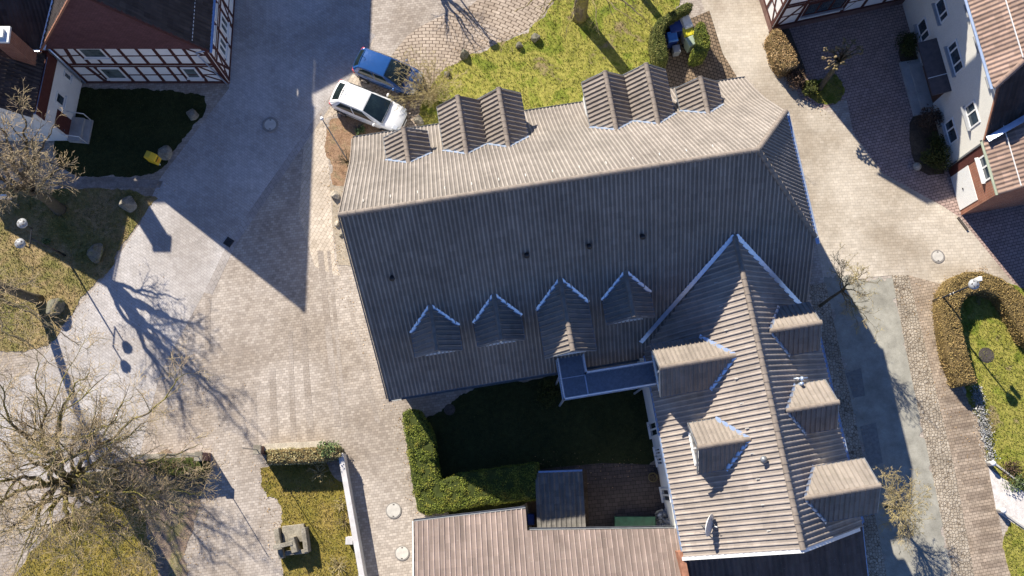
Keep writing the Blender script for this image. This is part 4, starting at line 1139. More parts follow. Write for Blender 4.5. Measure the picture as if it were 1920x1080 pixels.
w.beam(fr, .25, .7, 1.25, 2.7, .13, .024); w.beam(fr, 4.15, .7, 5.2, 2.7, .0001, .024)
fr.build('timber_frame', M['timber'], tr)
add_window(tr, w, 1.5, 3.9, 1.25, 2.6, frame=M['timber'], mull=(.33, .66), sill=.14, sillmat=M['grey_plastic'])
add_window(tr, w, 6.75, 8.05, 1.25, 2.6, mull=(.5,), sill=.14, sillmat=M['grey_plastic'])
w = Wall(H_.W(0, 0), H_.W(0, 6.4))
if w.n.dot(Vector((H_.e.x, H_.e.y, 0))) > 0: w = Wall(H_.W(0, 0), H_.W(0, 6.4), True)
mb = MB(); w.box(mb, -.04, 6.4, 0, .5, -.1, .05); mb.build('plinth', M['plinth'], tr)
fr = MB()
for s_ in (.12, 1.2, 2.4, 3.6, 4.9, 6.2): w.beam(fr, s_, .45, s_, 6.7, .18, .03)
for z in (.6, 1.7, 2.85, 4.6, 6.7): w.beam(fr, .05, z, 6.3, z, .15 if z != 1.7 else .1, .034)
w.beam(fr, .2, .7, 1.1, 2.75, .14, .024); w.beam(fr, 2.3, .7, 1.3, 2.75, .14, .024)
fr.build('timber_frame', M['timber'], tr)

# ================================================================== white house with brick garage, right
wh = thing('house', 'cream three storey house with pinkish tiled roof and white windows beside the dark courtyard', 'house', (27, 21, 0))
WA, WB = Vector((22.94, 26.24, 0)), Vector((24.99, 14.37, 0))
wd_ = (WB - WA).normalized(); wi = Vector((-wd_.y, wd_.x, 0))     # into the house
if wi.x < 0: wi = -wi
w = Wall(WA, WB)
if w.n.x > 0: w = Wall(WA, WB, True)
def WP(s, i, z): return WA + wd_ * s + wi * i + Vector((0, 0, z))
LS = 9.2
mb = MB()
mb.extrude([WP(-3, 0, 0), WP(LS, 0, 0), WP(LS, 0, 4.15), WP(7.1, 0, 6.6), WP(-3, 0, 6.6)], wi * 8)
mb.build('wall', M['render_cream'], wh)
e2 = wd_.to_2d(); q2 = (-wi).to_2d()
so, oh = .8, .35
# west slope: ridge 4 m in
RI, RZ = 4.2, 10.6
sl = (RZ - 6.75) / (RI + oh)
o2 = WP(-3, RI, 0).to_2d()
d_hip = 7.3
tile_obj('roof', M['roof_pink'], wh, [dict(org=o2, e=e2, q=q2, u0=0, u1=d_hip + 3.0, prof=[(0, RZ), (RI + oh, 6.75)], period=.235, amp=.045, course=.36,
    clips=[(tuple(WP(d_hip, -oh, 0).to_2d()), tuple((wd_ * (RI + oh) + wi * 2.9).normalized().to_2d()))])])
# south slope dropping to the brick roof, its shade painted as dark tile
rid = WP(d_hip - 2.9, RI, 0)
o3 = WP(d_hip - 2.9 * 1.0, RI, 0)
SS = (RZ - 6.75) / 2.9
tile_obj('roof', M['roof_dark'], wh, [dict(org=WP(d_hip - 2.9, 9, 0).to_2d(), e=q2, q=e2, u0=0, u1=9 + oh - .3, prof=[(0, RZ), (2.9, 6.75), (4.75, 4.35)], period=.235, amp=.04,
    clips=[(tuple(WP(d_hip, -oh, 0).to_2d()), tuple((-(wd_ * (RI + oh) + wi * 2.9)).normalized().to_2d()))])])
mb = MB()
ridge_caps(mb, WP(d_hip, -oh, 6.85), WP(d_hip - 2.9, RI, RZ + .08), .13); mb.build('hip_cap', M['roof_pink'], wh)
mb = MB(); gutter(mb, WP(-3, -oh - .08, 6.72), WP(d_hip, -oh - .08, 6.72), .075); mb.build('gutter', M['zinc'], wh)
mb = MB(); mb.bar(WP(-3, .75, 7.95), WP(d_hip - .9, .75, 7.95), .03, .06)
mb.build('snow_guard', M['white_trim'], wh)
mb = MB(); a, b = WP(d_hip, -.12, 6.75), WP(9.15, -.12, 4.38); mb.obox(a, b - a, wi * .16, (0, 0, -.2)); mb.build('verge_board', M['terracotta'], wh)
mb = MB(); a, b = WP(LS, -.02, 0), WP(LS, -.02, 4.4); mb.box(a.x, a.y, 0, 4.3, .1, .1); mb.build('corner_trim', M['zinc_dark'], wh)
gs = M['grey_plastic']
for s0, s1, z0, z1, mu in [(.86, 2.05, .95, 1.97, (.62,)), (.83, 2.05, 3.3, 4.25, (.68,)), (3.4, 5.07, 3.28, 4.26, (.25, .7)), (6.88, 8.18, .9, 1.86, (.4,)), (6.9, 8.15, 3.25, 4.28, (.4,)), (4.2, 5.0, 6.0, 6.66, ()), (2.4, 3.0, 6.0, 6.7, ()), (6.42, 6.95, 6.0, 6.62, ())]:
    add_window(wh, w, s0, s1, z0, z1, mull=mu, sill=.2 if z0 < 6 else .14, sillmat=gs, fw=.08)
mb = MB(); w.box(mb, 3.1, 5.4, .05, 2.05, -.1, .012); dr = mb.build('door', M['door_brown'], wh)
mb = MB(); w.box(mb, 4.2, 4.27, .95, 1.15, .012, .07); mb.build('handle', M['chrome'], dr)
mb = MB(); mb.extrude([w.pt(2.45, 2.5, 0), w.pt(2.45, 2.22, .95), w.pt(2.45, 2.1, .95), w.pt(2.45, 2.42, 0)], wd_ * 3.15); cn = mb.build('canopy', M['bush_red'] if False else simple_mat('canopy_sheet', (.085, .065, .06), .35, .1, .25, 4), wh)
mb = MB(); mb.bar(w.pt(4.6, 2.53, 0), w.pt(4.6, 2.25, .95), .03, .03); mb.build('seam', M['white_trim'], cn)
mb = MB(); w.box(mb, 2.6, 5.9, 0, .16, .0, 1.15); w.box(mb, 2.9, 5.6, .16, .3, .0, .7); mb.build('doorstep', M['concrete'], wh)
# brick garage wing
mb = MB(); mb.extrude([WP(LS, .0, 0), WP(12.0, 0, 0), WP(12.0, 0, 4.25), WP(LS, 0, 4.25)], wi * 5.0)
mb.extrude([WP(11.7, 0, 4.25), WP(11.7, 5, 4.25), WP(11.7, 5, 8.1)], wd_ * .3)
mb.build('garage_wall', M['brick'], wh)
w.box
mb = MB(); w.box(mb, LS + .02, LS + .55, 0, 4.2, -.05, .02); mb.build('brown_strip', M['brown_board'], wh)
mb = MB(); w.box(mb, 9.76, 11.72, .03, 2.03, -.05, .03); dr = mb.build('garage_door', simple_mat('garage_white', (.80, .80, .78), .5, 0, .03), wh)
mb = MB()
for k in range(1, 20): w.box(mb, 9.76, 11.72, .03 + k * .1, .036 + k * .1, .03, .036)
mb.build('panel_ribs', M['grey_plastic'], dr)
mb = MB(); w.box(mb, 10.7, 10.8, .95, 1.0, .03, .08); mb.build('handle', M['black'], dr)
add_window(wh, w, 9.78, 11.1, 3.2, 4.12, mull=(.45,), sill=.2, fw=.09)
tile_obj('roof', M['roof_pink'], wh, [dict(org=WP(8.6, 5, 0).to_2d(), e=e2, q=q2, u0=0, u1=3.5, prof=[(0, 8.3), (5 + .12, 4.22)], period=.235, amp=.045, course=.36,
    clips=[(tuple(WP(9.2, -.1, 0).to_2d()), tuple((-(wd_ * 1.0) + wi * -.30).normalized().to_2d()))])])
mb = MB(); gutter(mb, WP(9.1, -.2, 4.2), WP(12.1, -.2, 4.2), .07); mb.build('gutter', simple_mat('green_gutter', (.32, .36, .28), .6), wh)
mb = MB(); mb.bar(WP(8.6, .7, 4.95), WP(12.0, .7, 4.95), .03, .06); mb.build('snow_guard', M['white_trim'], wh)
mb = MB(); fl = [(WP(9.15, -.05, 4.5), WP(7.9, 4.0, 7.4), -1)]; flashing(mb, fl, (-.55, .3, .75), .28, .08, .01); mb.build('flashing', M['zinc'], wh)
mb = MB(); p0, p1 = P(1795, 408), P(1813, 432); mb.bar(p0 + Vector((0, 0, .05)), p1 + Vector((0, 0, .05)), .12, .1)
tag(mb.build('drain_channel', M['iron']), 'narrow rusty drain channel at the corner of the brick garage', 'drain')

# ================================================================== vegetation builders
def rvec():
    while True:
        v = Vector((random.uniform(-1, 1), random.uniform(-1, 1), random.uniform(-1, 1)))
        if .05 < v.length < 1: return v.normalized()

def leaf_mesh(name, pts, nrm, size, mat, parent=None, jitter=.9):
    """many small leaf faces at pts"""
    pts = np.asarray(pts); k = len(pts)
    r = rng.normal(size=(k, 3)); n = np.asarray(nrm) + r * jitter
    n /= np.linalg.norm(n, axis=1)[:, None]
    a = np.cross(n, rng.normal(size=(k, 3))); a /= np.linalg.norm(a, axis=1)[:, None]
    b = np.cross(n, a)
    s = rng.uniform(.6, 1.3, (k, 1)) * size
    v = np.stack([pts + a * s, pts + b * s * .55, pts - a * s, pts - b * s * .55], 1)
    me = bpy.data.meshes.new(name)
    me.from_pydata(v.reshape(-1, 3).tolist(), [], np.arange(k * 4).reshape(-1, 4).tolist())
    return link_mesh(name, me, mat, parent)

def hedge(label, poly, h, mat, core, dens=150, size=.06, group=None, cat='hedge', name='hedge', rough=.06, rounded=.18):
    """clipped hedge: poly = plan outline"""
    c = sum((Vector(p) for p in poly), Vector((0, 0))) / len(poly)
    root = thing(name, label, cat, (c.x, c.y, 0), group)
    a = np.array([tuple(p) for p in poly])
    mb = MB()
    ins = []
    m = len(poly)
    area = sum(a[i][0] * a[(i + 1) % m][1] - a[(i + 1) % m][0] * a[i][1] for i in range(m)) / 2
    sgn = 1 if area > 0 else -1
    mb.prism([tuple(p) for p in poly], 0, h - .04)
    mb.build('branches', core, root, bevel=min(rounded, .12), bseg=2)
    pts, nr = [], []
    lo, hi = a.min(0), a.max(0)
    n = int((hi - lo).prod() * dens * 1.6)
    q = rng.uniform(lo, hi, (n, 2)); x, y = q[:, 0], q[:, 1]; insd = np.zeros(n, bool); j = m - 1
    dist = np.full(n, 9.)
    for i in range(m):
        xi, yi = a[i]; xj, yj = a[j]
        insd ^= ((yi > y) != (yj > y)) & (x < (xj - xi) * (y - yi) / (yj - yi + 1e-12) + xi)
        d = a[i] - a[j]; L2 = (d * d).sum() + 1e-9
        t = np.clip(((q - a[j]) @ d) / L2, 0, 1)
        dist = np.minimum(dist, np.linalg.norm(q - (a[j] + t[:, None] * d), axis=1)); j = i
    q = q[insd]; dist = dist[insd]
    bump_ = np.array([mnoise.noise(Vector((p[0] * 2.2, p[1] * 2.2, 3.1))) for p in q]) * rough * 1.5
    z = h + bump_ - np.maximum(0, rounded - dist) ** 2 / max(rounded, .01) + rng.uniform(-.04, .04, len(q))
    for p, zz in zip(q, z): pts.append((p[0], p[1], zz)); nr.append((0, 0, 1))
    for i in range(m):
        p0, p1 = a[i], a[(i + 1) % m]; d = p1 - p0; L = np.linalg.norm(d)
        if L < .02: continue
        on = np.array([d[1], -d[0]]) / L * sgn
        k = int(L * h * dens * .8)
        t = rng.uniform(0, 1, k); zz = rng.uniform(.02, h, k); o = rng.uniform(-.03, .05, k) - np.maximum(0, zz - (h - rounded)) ** 2 / max(rounded, .01) * .6
        for ti, zi, oi in zip(t, zz, o):
            b = mnoise.noise(Vector((p0[0] + d[0] * ti, p0[1] + d[1] * ti, zi)) * 2.2) * rough
            pts.append((p0[0] + d[0] * ti + on[0] * (oi + b), p0[1] + d[1] * ti + on[1] * (oi + b), zi)); nr.append((on[0], on[1], .2))
    leaf_mesh('leaves', pts, nr, size, mat, root)
    return root

def bush(label, c, rx, ry, h, mat, n=1400, size=.06, group=None, cat='bush', name='bush'):
    root = thing(name, label, cat, (c[0], c[1], 0), group)
    lobes = [(Vector((c[0] + random.uniform(-.5, .5) * rx, c[1] + random.uniform(-.5, .5) * ry, h * random.uniform(.35, .7))), random.uniform(.35, .6)) for _ in range(9)]
    pts, nr = [], []
    for i in range(n):
        l, s_ = random.choice(lobes); d = rvec(); r_ = random.uniform(.55, 1.08)
        p = l + Vector((d.x * rx * s_ * 1.3, d.y * ry * s_ * 1.3, d.z * h * s_ * .75)) * r_
        if p.z < .03: p.z = random.uniform(.03, .2)
        pts.append(tuple(p)); nr.append(tuple(d))
    leaf_mesh('leaves', pts, nr, size, mat, root)
    mb = MB()
    for i in range(9):
        l, s_ = lobes[i % len(lobes)]
        b = Vector((c[0] + random.uniform(-.1, .1), c[1] + random.uniform(-.1, .1), 0))
        mb.tube([b, (b + l) / 2 + rvec() * .06, l + rvec() * .15], [.025, .018, .006], 4)
    mb.build('stems', M['bark'], root)
    return root

def wander(p, d, L, r0, r1, n, jit, up):
    pts, rad = [p.copy()], [r0]
    for i in range(n):
        d = (d + rvec() * jit + Vector((0, 0, up))).normalized()
        p = p + d * (L / n)
        pts.append(p.copy()); rad.append(r0 + (r1 - r0) * (i + 1) / n)
    return pts, rad, d

def sides(r): return 9 if r > .12 else 6 if r > .05 else 4 if r > .02 else 3

def twigs(mbs, pts, rad, lvl, maxl, dens, L, jit=.28, up=.03, spread=.9, thin=.0065):
    """side shoots along a branch, recursively"""
    tot = sum((pts[i + 1] - pts[i]).length for i in range(len(pts) - 1))
    k = max(1, int(tot * dens + random.random()))
    for j in range(k):
        t = random.uniform(.25, 1.0) if lvl < 2 else random.uniform(.12, 1.0)
        x = t * (len(pts) - 1); i = min(int(x), len(pts) - 2); f = x - i
        p = pts[i].lerp(pts[i + 1], f); r = rad[i] + (rad[i + 1] - rad[i]) * f
        ax = (pts[i + 1] - pts[i]).normalized()
        s_ = rvec(); s_ = (s_ - ax * s_.dot(ax)).normalized()
        d = (ax * random.uniform(.5, 1.0) + s_ * spread * random.uniform(.6, 1.1) + Vector((0, 0, .12))).normalized()
        l = L * random.uniform(.55, 1.15) * (1.15 - .5 * t)
        rr = max(thin, min(r * .6, l * .016))
        n = 4 if lvl < 2 else 3
        q, qr, _ = wander(p, d, l, rr, max(thin * .7, rr * .35), n, jit, up)
        mbs[min(lvl, len(mbs) - 1)].tube(q, qr, sides(rr), False)
        if lvl < maxl: twigs(mbs, q, qr, lvl + 1, maxl, dens * 1.45, L * .5, jit, up, spread, thin)

def bare_tree(label, base, fork, r, limbs, mats, dens=.9, L=1.7, maxl=2, trunk_top=None, cat='tree', name='tree', thin=.0065, up=.03, group=None, flare=1.35, lr=.5, limbsplit=1):
    base = Vector(base); fork = Vector(fork)
    root = thing(name, label, cat, base, group)
    tr_, br_, tw_ = MB(), MB(), MB()
    mid = base.lerp(fork, .5) + Vector((random.uniform(-.1, .1), random.uniform(-.1, .1), 0)) * (1 if r > .1 else .3)
    tr_.tube([base - Vector((0, 0, .1)), base.lerp(fork, .08), mid, fork], [r * flare, r * 1.08, r * .9, r * .78], 12, True)
    for e in limbs:
        e = Vector(e); k = random.uniform(.8, 1.05)
        d = e - fork
        p1 = fork + d * .3 + Vector((0, 0, d.length * .08)) + rvec() * d.length * .05
        p2 = fork + d * .65 + Vector((0, 0, d.length * .07)) + rvec() * d.length * .06
        r0 = r * lr * k
        pts = [fork - Vector((0, 0, r * .4)), p1, (p1 + p2) / 2 + rvec() * d.length * .025, p2, e]
        rad = [r0 * 1.1, r0 * .72, r0 * .52, r0 * .34, r0 * .10]
        # break the line up: midpoint displacement, three times
        for rd in range(3):
            q, qr = [pts[0]], [rad[0]]
            for i in range(len(pts) - 1):
                sl = (pts[i + 1] - pts[i]).length
                q += [(pts[i] + pts[i + 1]) / 2 + rvec() * sl * .11, pts[i + 1]]; qr += [(rad[i] + rad[i + 1]) / 2, rad[i + 1]]
            pts, rad = q, qr
        # side limbs
        for j in range(limbsplit):
            i = int(len(pts) * random.uniform(.25, .7)); ax = (pts[i + 1] - pts[i]).normalized()
            sd = rvec(); sd = (sd - ax * sd.dot(ax)).normalized()
            dd = (ax + sd * random.uniform(.5, .9) + Vector((0, 0, .1))).normalized()
            w_, wr, _ = wander(pts[i], dd, d.length * random.uniform(.3, .5), rad[i] * .62, rad[i] * .12, 7, .2, .02)
            br_.tube(w_, wr, sides(wr[0]), False)
            twigs([br_, tw_, tw_], w_, wr, 0, maxl, dens, L * .85, up=up, thin=thin)
        q, qr = pts, rad
        br_.tube(q, qr, sides(r0), False)
        twigs([br_, tw_, tw_], q, qr, 0, maxl, dens, L, up=up, thin=thin)
    tr_.build('trunk', mats[0], root, True)
    br_.build('branches', mats[1], root, True)
    tw_.build('twigs', mats[2], root)
    return root

def shrub(label, base, r, h, mat, n=14, cat='shrub', dens=2.2, maxl=2, thin=.006, name='bare_shrub', group=None, L=.5, lean=(0, 0)):
    base = Vector(base); root = thing(name, label, cat, base, group)
    mb, tw = MB(), MB()
    for i in range(n):
        t = 2 * math.pi * (i + random.random()) / n; rr = r * random.uniform(.3, 1.0)
        e = base + Vector((math.cos(t) * rr + lean[0], math.sin(t) * rr + lean[1], h * random.uniform(.6, 1.05) * (1.1 - .45 * rr / r)))
        m_ = base.lerp(e, .5) + Vector((0, 0, h * .1)) + rvec() * .06 * h
        pts = [base + Vector((math.cos(t), math.sin(t), 0)) * .04, base.lerp(m_, .5) + Vector((0, 0, .05)), m_, m_.lerp(e, .5) + rvec() * .05, e]
        rad = [.02, .017, .014, .010, .006]
        mb.tube(pts, rad, 4, False)
        twigs([tw], pts, rad, 0, maxl, dens, L, thin=thin)
    mb.build('stems', mat, root); tw.build('twigs', mat, root)
    return root

# ------------------------------------------------------------------ trees
B = P(212, 897); fk = B + Vector((.05, -.15, 5.6))
tp = lambda l: [P(*q) for q in l]
bare_tree('huge bare spreading tree with mossy yellow limbs over the lower left paving', B, fk, .40,
    tp([(-20, 800, 9), (62, 765, 11), (70, 660, 12), (165, 700, 12.5), (300, 785, 9), (352, 700, 10), (378, 832, 7.5), (345, 1010, 7), (235, 1075, 9), (20, 1085, 8.5), (-60, 965, 10), (-60, 905, 10.5), (-10, 690, 12), (205, 800, 12), (275, 935, 9.5), (250, 740, 11), (120, 1010, 11), (110, 840, 13), (-40, 1040, 11), (335, 955, 8), (295, 1050, 8.5), (385, 925, 7), (165, 1070, 10)]),
    (M['bark_moss'], M['bark_moss'], M['twig_yel']), dens=2.7, L=1.7, maxl=2, lr=.34, limbsplit=2, thin=.0075)
B = P(112, 393)
bare_tree('grey barked bare tree leaning over the shaded lawn left of the cobbled road', B, P(62, 357, 3.6), .30,
    tp([(148, 305, 5), (105, 225, 7), (40, 185, 8.5), (-10, 250, 9), (-60, 310, 10), (-40, 190, 10.5), (125, 350, 5), (62, 262, 8), (5, 350, 8), (20, 290, 11), (80, 300, 10), (-70, 240, 9), (60, 330, 7)]),
    (M['bark'], M['bark'], M['twig_yel']), dens=2.5, L=1.25, maxl=2, lr=.40, thin=.0095)
B = P(75, 563)
bare_tree('bare tree with a long plain leaning trunk standing beside a dark boulder', B, B + Vector((-2.0, .5, 6.0)), .24,
    [B + Vector(v) for v in [(-4.5, 2, 9), (-1.5, 2.5, 11), (-3, -1.5, 10.5), (-5.5, 0, 10), (-2.2, .6, 12.5), (-.4, -.4, 10.5), (-4, -2.5, 9)]] + tp([(60, 650, 8), (120, 690, 8.5), (30, 730, 9.5), (95, 610, 9), (150, 650, 7.5)]),
    (M['bark'], M['bark'], M['twig_yel']), dens=2.2, L=1.3, maxl=2, thin=.0095)
B = P(1086, 30)
bare_tree('thick trunked bare tree on the sunny lawn north of the roof', B, B + Vector((.1, .2, 3.6)), .40,
    [B + Vector(v) for v in [(-2.6, 1.0, 6), (-1.5, 2.2, 7.5), (1.2, 2.4, 7.5), (2.6, .8, 6), (0, 1, 7.8), (-2.0, -.9, 5), (2.3, -.7, 5.2), (-.9, 3.2, 7)]] + tp([(1005, 42, 5), (1125, 66, 5.2), (1185, 34, 5.5), (1225, 58, 4.8), (965, 22, 5.5), (1060, 70, 4.6), (1270, 20, 5.6)]),
    (M['bark_moss'], M['bark_moss'], M['twig']), dens=1.5, L=1.0, maxl=2, lr=.3)
B = Vector((7.0, 28.6, 0))
bare_tree('tall bare tree just beyond the bin hedge', B, B + Vector((0, 0, 5.5)), .22,
    [B + Vector(v) for v in [(-1.6, .2, 9), (1.5, .3, 9.5), (.3, -1.4, 9.2), (.2, 1.6, 9.5), (0, 0, 10.6), (1.3, -1.0, 8.4), (-1.2, -.9, 8.6), (1.9, -.5, 9.9)]],
    (M['bark'], M['bark'], M['twig']), dens=1.9, L=.9, maxl=2)
B = Vector((-6.4, 31.2, 0))
bare_tree('bare tree beyond the cobbled forecourt', B, B + Vector((0, 0, 2.6)), .18,
    [B + Vector(v) for v in [(-1.6, .2, 5), (1.5, .3, 5.5), (.3, -1.4, 5.2), (.2, 1.6, 5.5), (0, 0, 6.6), (1.3, -1.0, 4.4), (-1.2, -.9, 4.6)]],
    (M['bark'], M['bark'], M['twig']), dens=1.2, L=1.2, maxl=2)
B = P(1537, 574)
bare_tree('spindly bare yellowish tree between the roof corner and the asphalt street', B, B + Vector((.35, .35, 2.6)), .085,
    tp([(1572, 470, 5), (1600, 520, 5.2), (1640, 560, 4.6), (1630, 500, 5.5), (1610, 615, 4), (1645, 625, 3.4), (1590, 590, 4.2), (1560, 500, 4.5)]),
    (M['bark'], M['twig'], M['twig_pale']), dens=4.0, L=.75, maxl=2, lr=.5, flare=1.15, thin=.008)
B = P(1662, 950)
bare_tree('small bare yellow tree beside the lowest street side dormer', B, B + Vector((.1, -.05, 1.7)), .075,
    tp([(1680, 880, 3.3), (1720, 890, 3.2), (1735, 940, 2.9), (1715, 1010, 3.0), (1680, 1015, 3.2), (1655, 990, 3), (1655, 905, 3.3), (1700, 950, 4), (1690, 970, 4), (1735, 975, 2.8), (1670, 930, 4), (1745, 915, 2.6), (1700, 1030, 2.7), (1725, 1000, 2.6), (1650, 880, 3), (1700, 910, 3.6), (1715, 965, 3.6)]),
    (M['bark'], M['twig_pale'], M['twig_pale']), dens=5.0, L=.66, maxl=2, lr=.42, thin=.0075, flare=1.15)
# pollarded tree
B = P(1536, 166)
root = thing('tree', 'pollarded tree with pale knobbly branch ends in the shaded courtyard', 'tree', B)
mb = MB(); top_ = B + Vector((.15, .25, 3.2)); mb.tube([B - Vector((0, 0, .1)), B + Vector((.03, .05, .4)), B.lerp(top_, .6), top_], [.2, .16, .14, .13], 9); mb.build('trunk', M['bark'], root, True)
for i, e in enumerate(tp([(1548, 92, 3.6), (1560, 97, 3.5), (1570, 90, 3.9), (1547, 108, 3.4), (1556, 118, 3.5), (1552, 128, 3.2), (1568, 104, 3.9), (1578, 88, 4.2), (1590, 84, 4.2), (1600, 78, 4), (1612, 88, 3.9), (1606, 100, 4.1), (1596, 108, 4), (1580, 120, 3.8), (1566, 128, 3.4), (1590, 97, 4.4), (1616, 98, 3.7), (1584, 76, 4)])):
    m_ = top_.lerp(e, .5) + Vector((0, 0, .12))
    br_ = MB(); br_.tube([top_ - Vector((0, 0, .3)), m_, e], [.06, .045, .04], 6, True); bo = br_.build('branch', M['bark'], root, True)
    kb = MB()
    for j in range(5):
        c = e + rvec() * .13
        kb.tube([e.lerp(c, .0), c, c + (c - e) * .4], [.03, .065, .03], 6)
    kb.build('knob', M['twig'], bo, True)

# ------------------------------------------------------------------ shrubs and bushes
shrub('pale bare shrub between the parked cars and the mossy lawn', P(812, 186), 2.2, 2.6, M['twig_pale'], 40, dens=3.4, lean=(-.35, .5), L=.7, thin=.008)
shrub('low twiggy brown shrub in front of the blue car', P(772, 182), 1.05, 1.0, M['twig'], 22, dens=5, L=.42)
shrub('russet shrub in the leaf bed at the foot of the slim pole', P(652, 305), .75, 1.1, M['twig'], 20, dens=5, L=.35)
bush('yellow green tussock in the leaf bed by the roof corner', P(676, 246), .3, .3, .4, M['ivy'], 250, .06, cat='plant', name='tussock')
shrub('bare rose bush under the clipped wall hedge', P(600, 886), .62, .7, M['twig_pale'], 16, dens=3.4, L=.3, thin=.009)
shrub('bare rose bush halfway along the white wall', P(640, 945), .45, .6, M['twig_pale'], 14, dens=3.4, L=.25, thin=.009)
shrub('bare rose bush beside the white wall, next to its pale buttress', P(646, 978), .5, .6, M['twig'], 14, dens=3.4, L=.25, thin=.009)
shrub('straggly dry tuft near the bottom edge beside the white wall', P(636, 1060), .7, .5, M['twig_pale'], 22, dens=3, L=.3, thin=.009)
bush('dark green bush against the cream house left of its front door', P(1700, 92), .75, .85, 1.3, M['bush'], 1500, .06)
bush('russet bush against the cream house right of the doorstep', P(1733, 232), .85, .7, 1.3, M['bush_red'], 1600, .055)
bush('small olive bush between the russet bush and the rounded green bush', P(1750, 268), .6, .55, 1.0, M['bush'], 900, .055)
bush('big rounded dark green bush at the corner by the garage door', P(1742, 305), .95, .75, 1.3, M['bush'], 1900, .06)
bush('loose dark bushes along the shaded kerb below the clipped brown hedge', P(1487, 150), .55, 1.0, .9, M['bush_red'], 1200, .055)
bush('dark green low plant on the shaded grass bed by the pollarded tree', P(1515, 170), .5, .55, .7, M['bush'], 700, .06)
bush('shaded evergreen shrub on the dark lawn below the footbridge', P(1035, 735), .8, .9, 1.0, M['bush'], 900, .06)
bush('bright ivy clump capping the corner of the wall hedge', P(622, 846), .55, .5, 1.75, M['ivy'], 1600, .06, cat='ivy', name='ivy_clump')
bush('small green tuft on the dry lawn beside the lamp post', P(89, 456), .22, .22, .3, M['ivy'], 220, .05, cat='plant', name='tussock')
bush('russet dead plants on the green verge below the white path', P(1893, 880), .7, .5, .4, M['bush_red'], 400, .05, cat='plant', name='dry_plants')
bush('leafy green border plants at the right edge above the white path', P(1905, 905), .8, .5, .45, M['ivy'], 600, .05, cat='plant', name='border_plants')
g0, g1 = P(1828, 728), P(1858, 868)
pts = []
for i in range(1500):
    t = rng.uniform(0, 1); p = g0.lerp(g1, t) + Vector((rng.normal(0, .16), rng.normal(0, .1), rng.uniform(.02, .2))); pts.append(tuple(p))
tag(leaf_mesh('groundcover', pts, [(0, 0, 1)] * len(pts), .05, M['heath']), 'whitish ground cover edging the sunny lawn below the curved hedge', 'ground cover', kind='stuff')

# ------------------------------------------------------------------ hedges
pz = lambda l, z: [Vector(P2(u, v, z)) for u, v in l]
hedge('L shaped clipped green hedge round the dark courtyard garden', pz([(754, 774), (768, 767), (786, 770), (800, 795), (812, 818), (818, 870), (826, 901), (865, 888), (1010, 868), (1008, 936), (905, 946), (800, 965), (783, 958), (772, 900)], 1.6), 1.6, M['hedge'], M['core'], 430, .04, rough=.14)
hedge('clipped yew hedge wrapping the back of the bin yard', pz([(1224, 50), (1234, 34), (1262, 18), (1288, 2), (1300, 6), (1296, 17), (1277, 26), (1252, 40), (1246, 58), (1254, 106), (1248, 114), (1234, 114), (1227, 90)], 1.8), 1.8, M['hedge_yew'], M['core'], 300, .045)
hedge('short thick clipped hedge in front of the yellow lidded bin', pz([(1306, 44), (1315, 38), (1322, 42), (1331, 66), (1333, 82), (1325, 98), (1308, 103), (1300, 101), (1299, 95), (1309, 78), (1303, 60)], 1.6), 1.6, M['hedge'], M['core'], 330, .042)
hedge('curved brown hedge bending round the sunny lawn and the street lamp', pz([(1798, 722), (1778, 670), (1768, 610), (1765, 575), (1768, 546), (1785, 521), (1815, 509), (1845, 509), (1880, 521), (1912, 545), (1955, 590), (1955, 660), (1925, 640), (1895, 585), (1875, 556), (1845, 545), (1815, 552), (1801, 578), (1806, 620), (1820, 672), (1834, 718)], 1.15), 1.15, M['hedge_brown'], M['core_brown'], 330, .042, rough=.04)
hedge('clipped brown beech hedge at the corner of the timber house', pz([(1441, 66), (1452, 52), (1464, 52), (1478, 72), (1492, 96), (1499, 118), (1487, 126), (1468, 130), (1456, 112)], 1.2), 1.2, M['beech'], M['core_brown'], 230, .05)
hedge('long clipped straw coloured hedge behind the low stone wall', pz([(497, 844), (560, 841), (600, 838), (632, 836), (640, 856), (600, 866), (545, 869), (498, 869)], 1.3), 1.3, M['wallhedge'], M['core_brown'], 230, .05)
hedge('dark ragged hedge along the low wall under the big tree', pz([(272, 860), (380, 856), (385, 886), (330, 892), (275, 888)], 1.1), 1.1, M['bush_red'], M['core'], 150, .05, rough=.12)

# ------------------------------------------------------------------ walls, pillars, gate posts
def wall_thing(label, a, b, t, h, mat, coping=None, name='garden_wall', cat='wall'):
    a, b = Vector(a), Vector(b); d = (b - a).normalized(); q = Vector((-d.y, d.x, 0)) * t / 2
    c = (a + b) / 2; r = thing(name, label, cat, (c.x, c.y, 0))
    mb = MB(); mb.obox(a - q, b - a, q * 2, (0, 0, h)); mb.build('wall', mat, r, bevel=.01)
    if coping:
        mb = MB(); mb.obox(a - q * 1.15 - d * .03 + Vector((0, 0, h + .003)), (b - a) + d * .06, q * 2.3, (0, 0, .07)); mb.build('coping', coping, r, bevel=.01)
    return r
wall_thing('low pale stone wall fronting the straw coloured hedge', P(500, 840), P(612, 834), .3, .75, M['stone_pale'], M['stone_pale'])
wl_ = wall_thing('long white rendered wall between the ochre lawn and the cobbled lane', P(645, 852), P(690, 1110), .24, .95, M['wall_grey'], M['wall_grey'])
mb = MB(); p = P(660, 1012); mb.box(p.x, p.y, 0, .9, .36, .36); mb.build('buttress', M['wall_grey'], wl_)
wall_thing('dark low wall beside the paving under the big tree', P(268, 858), P(382, 855), .25, .9, M['plinth'], M['stone'])
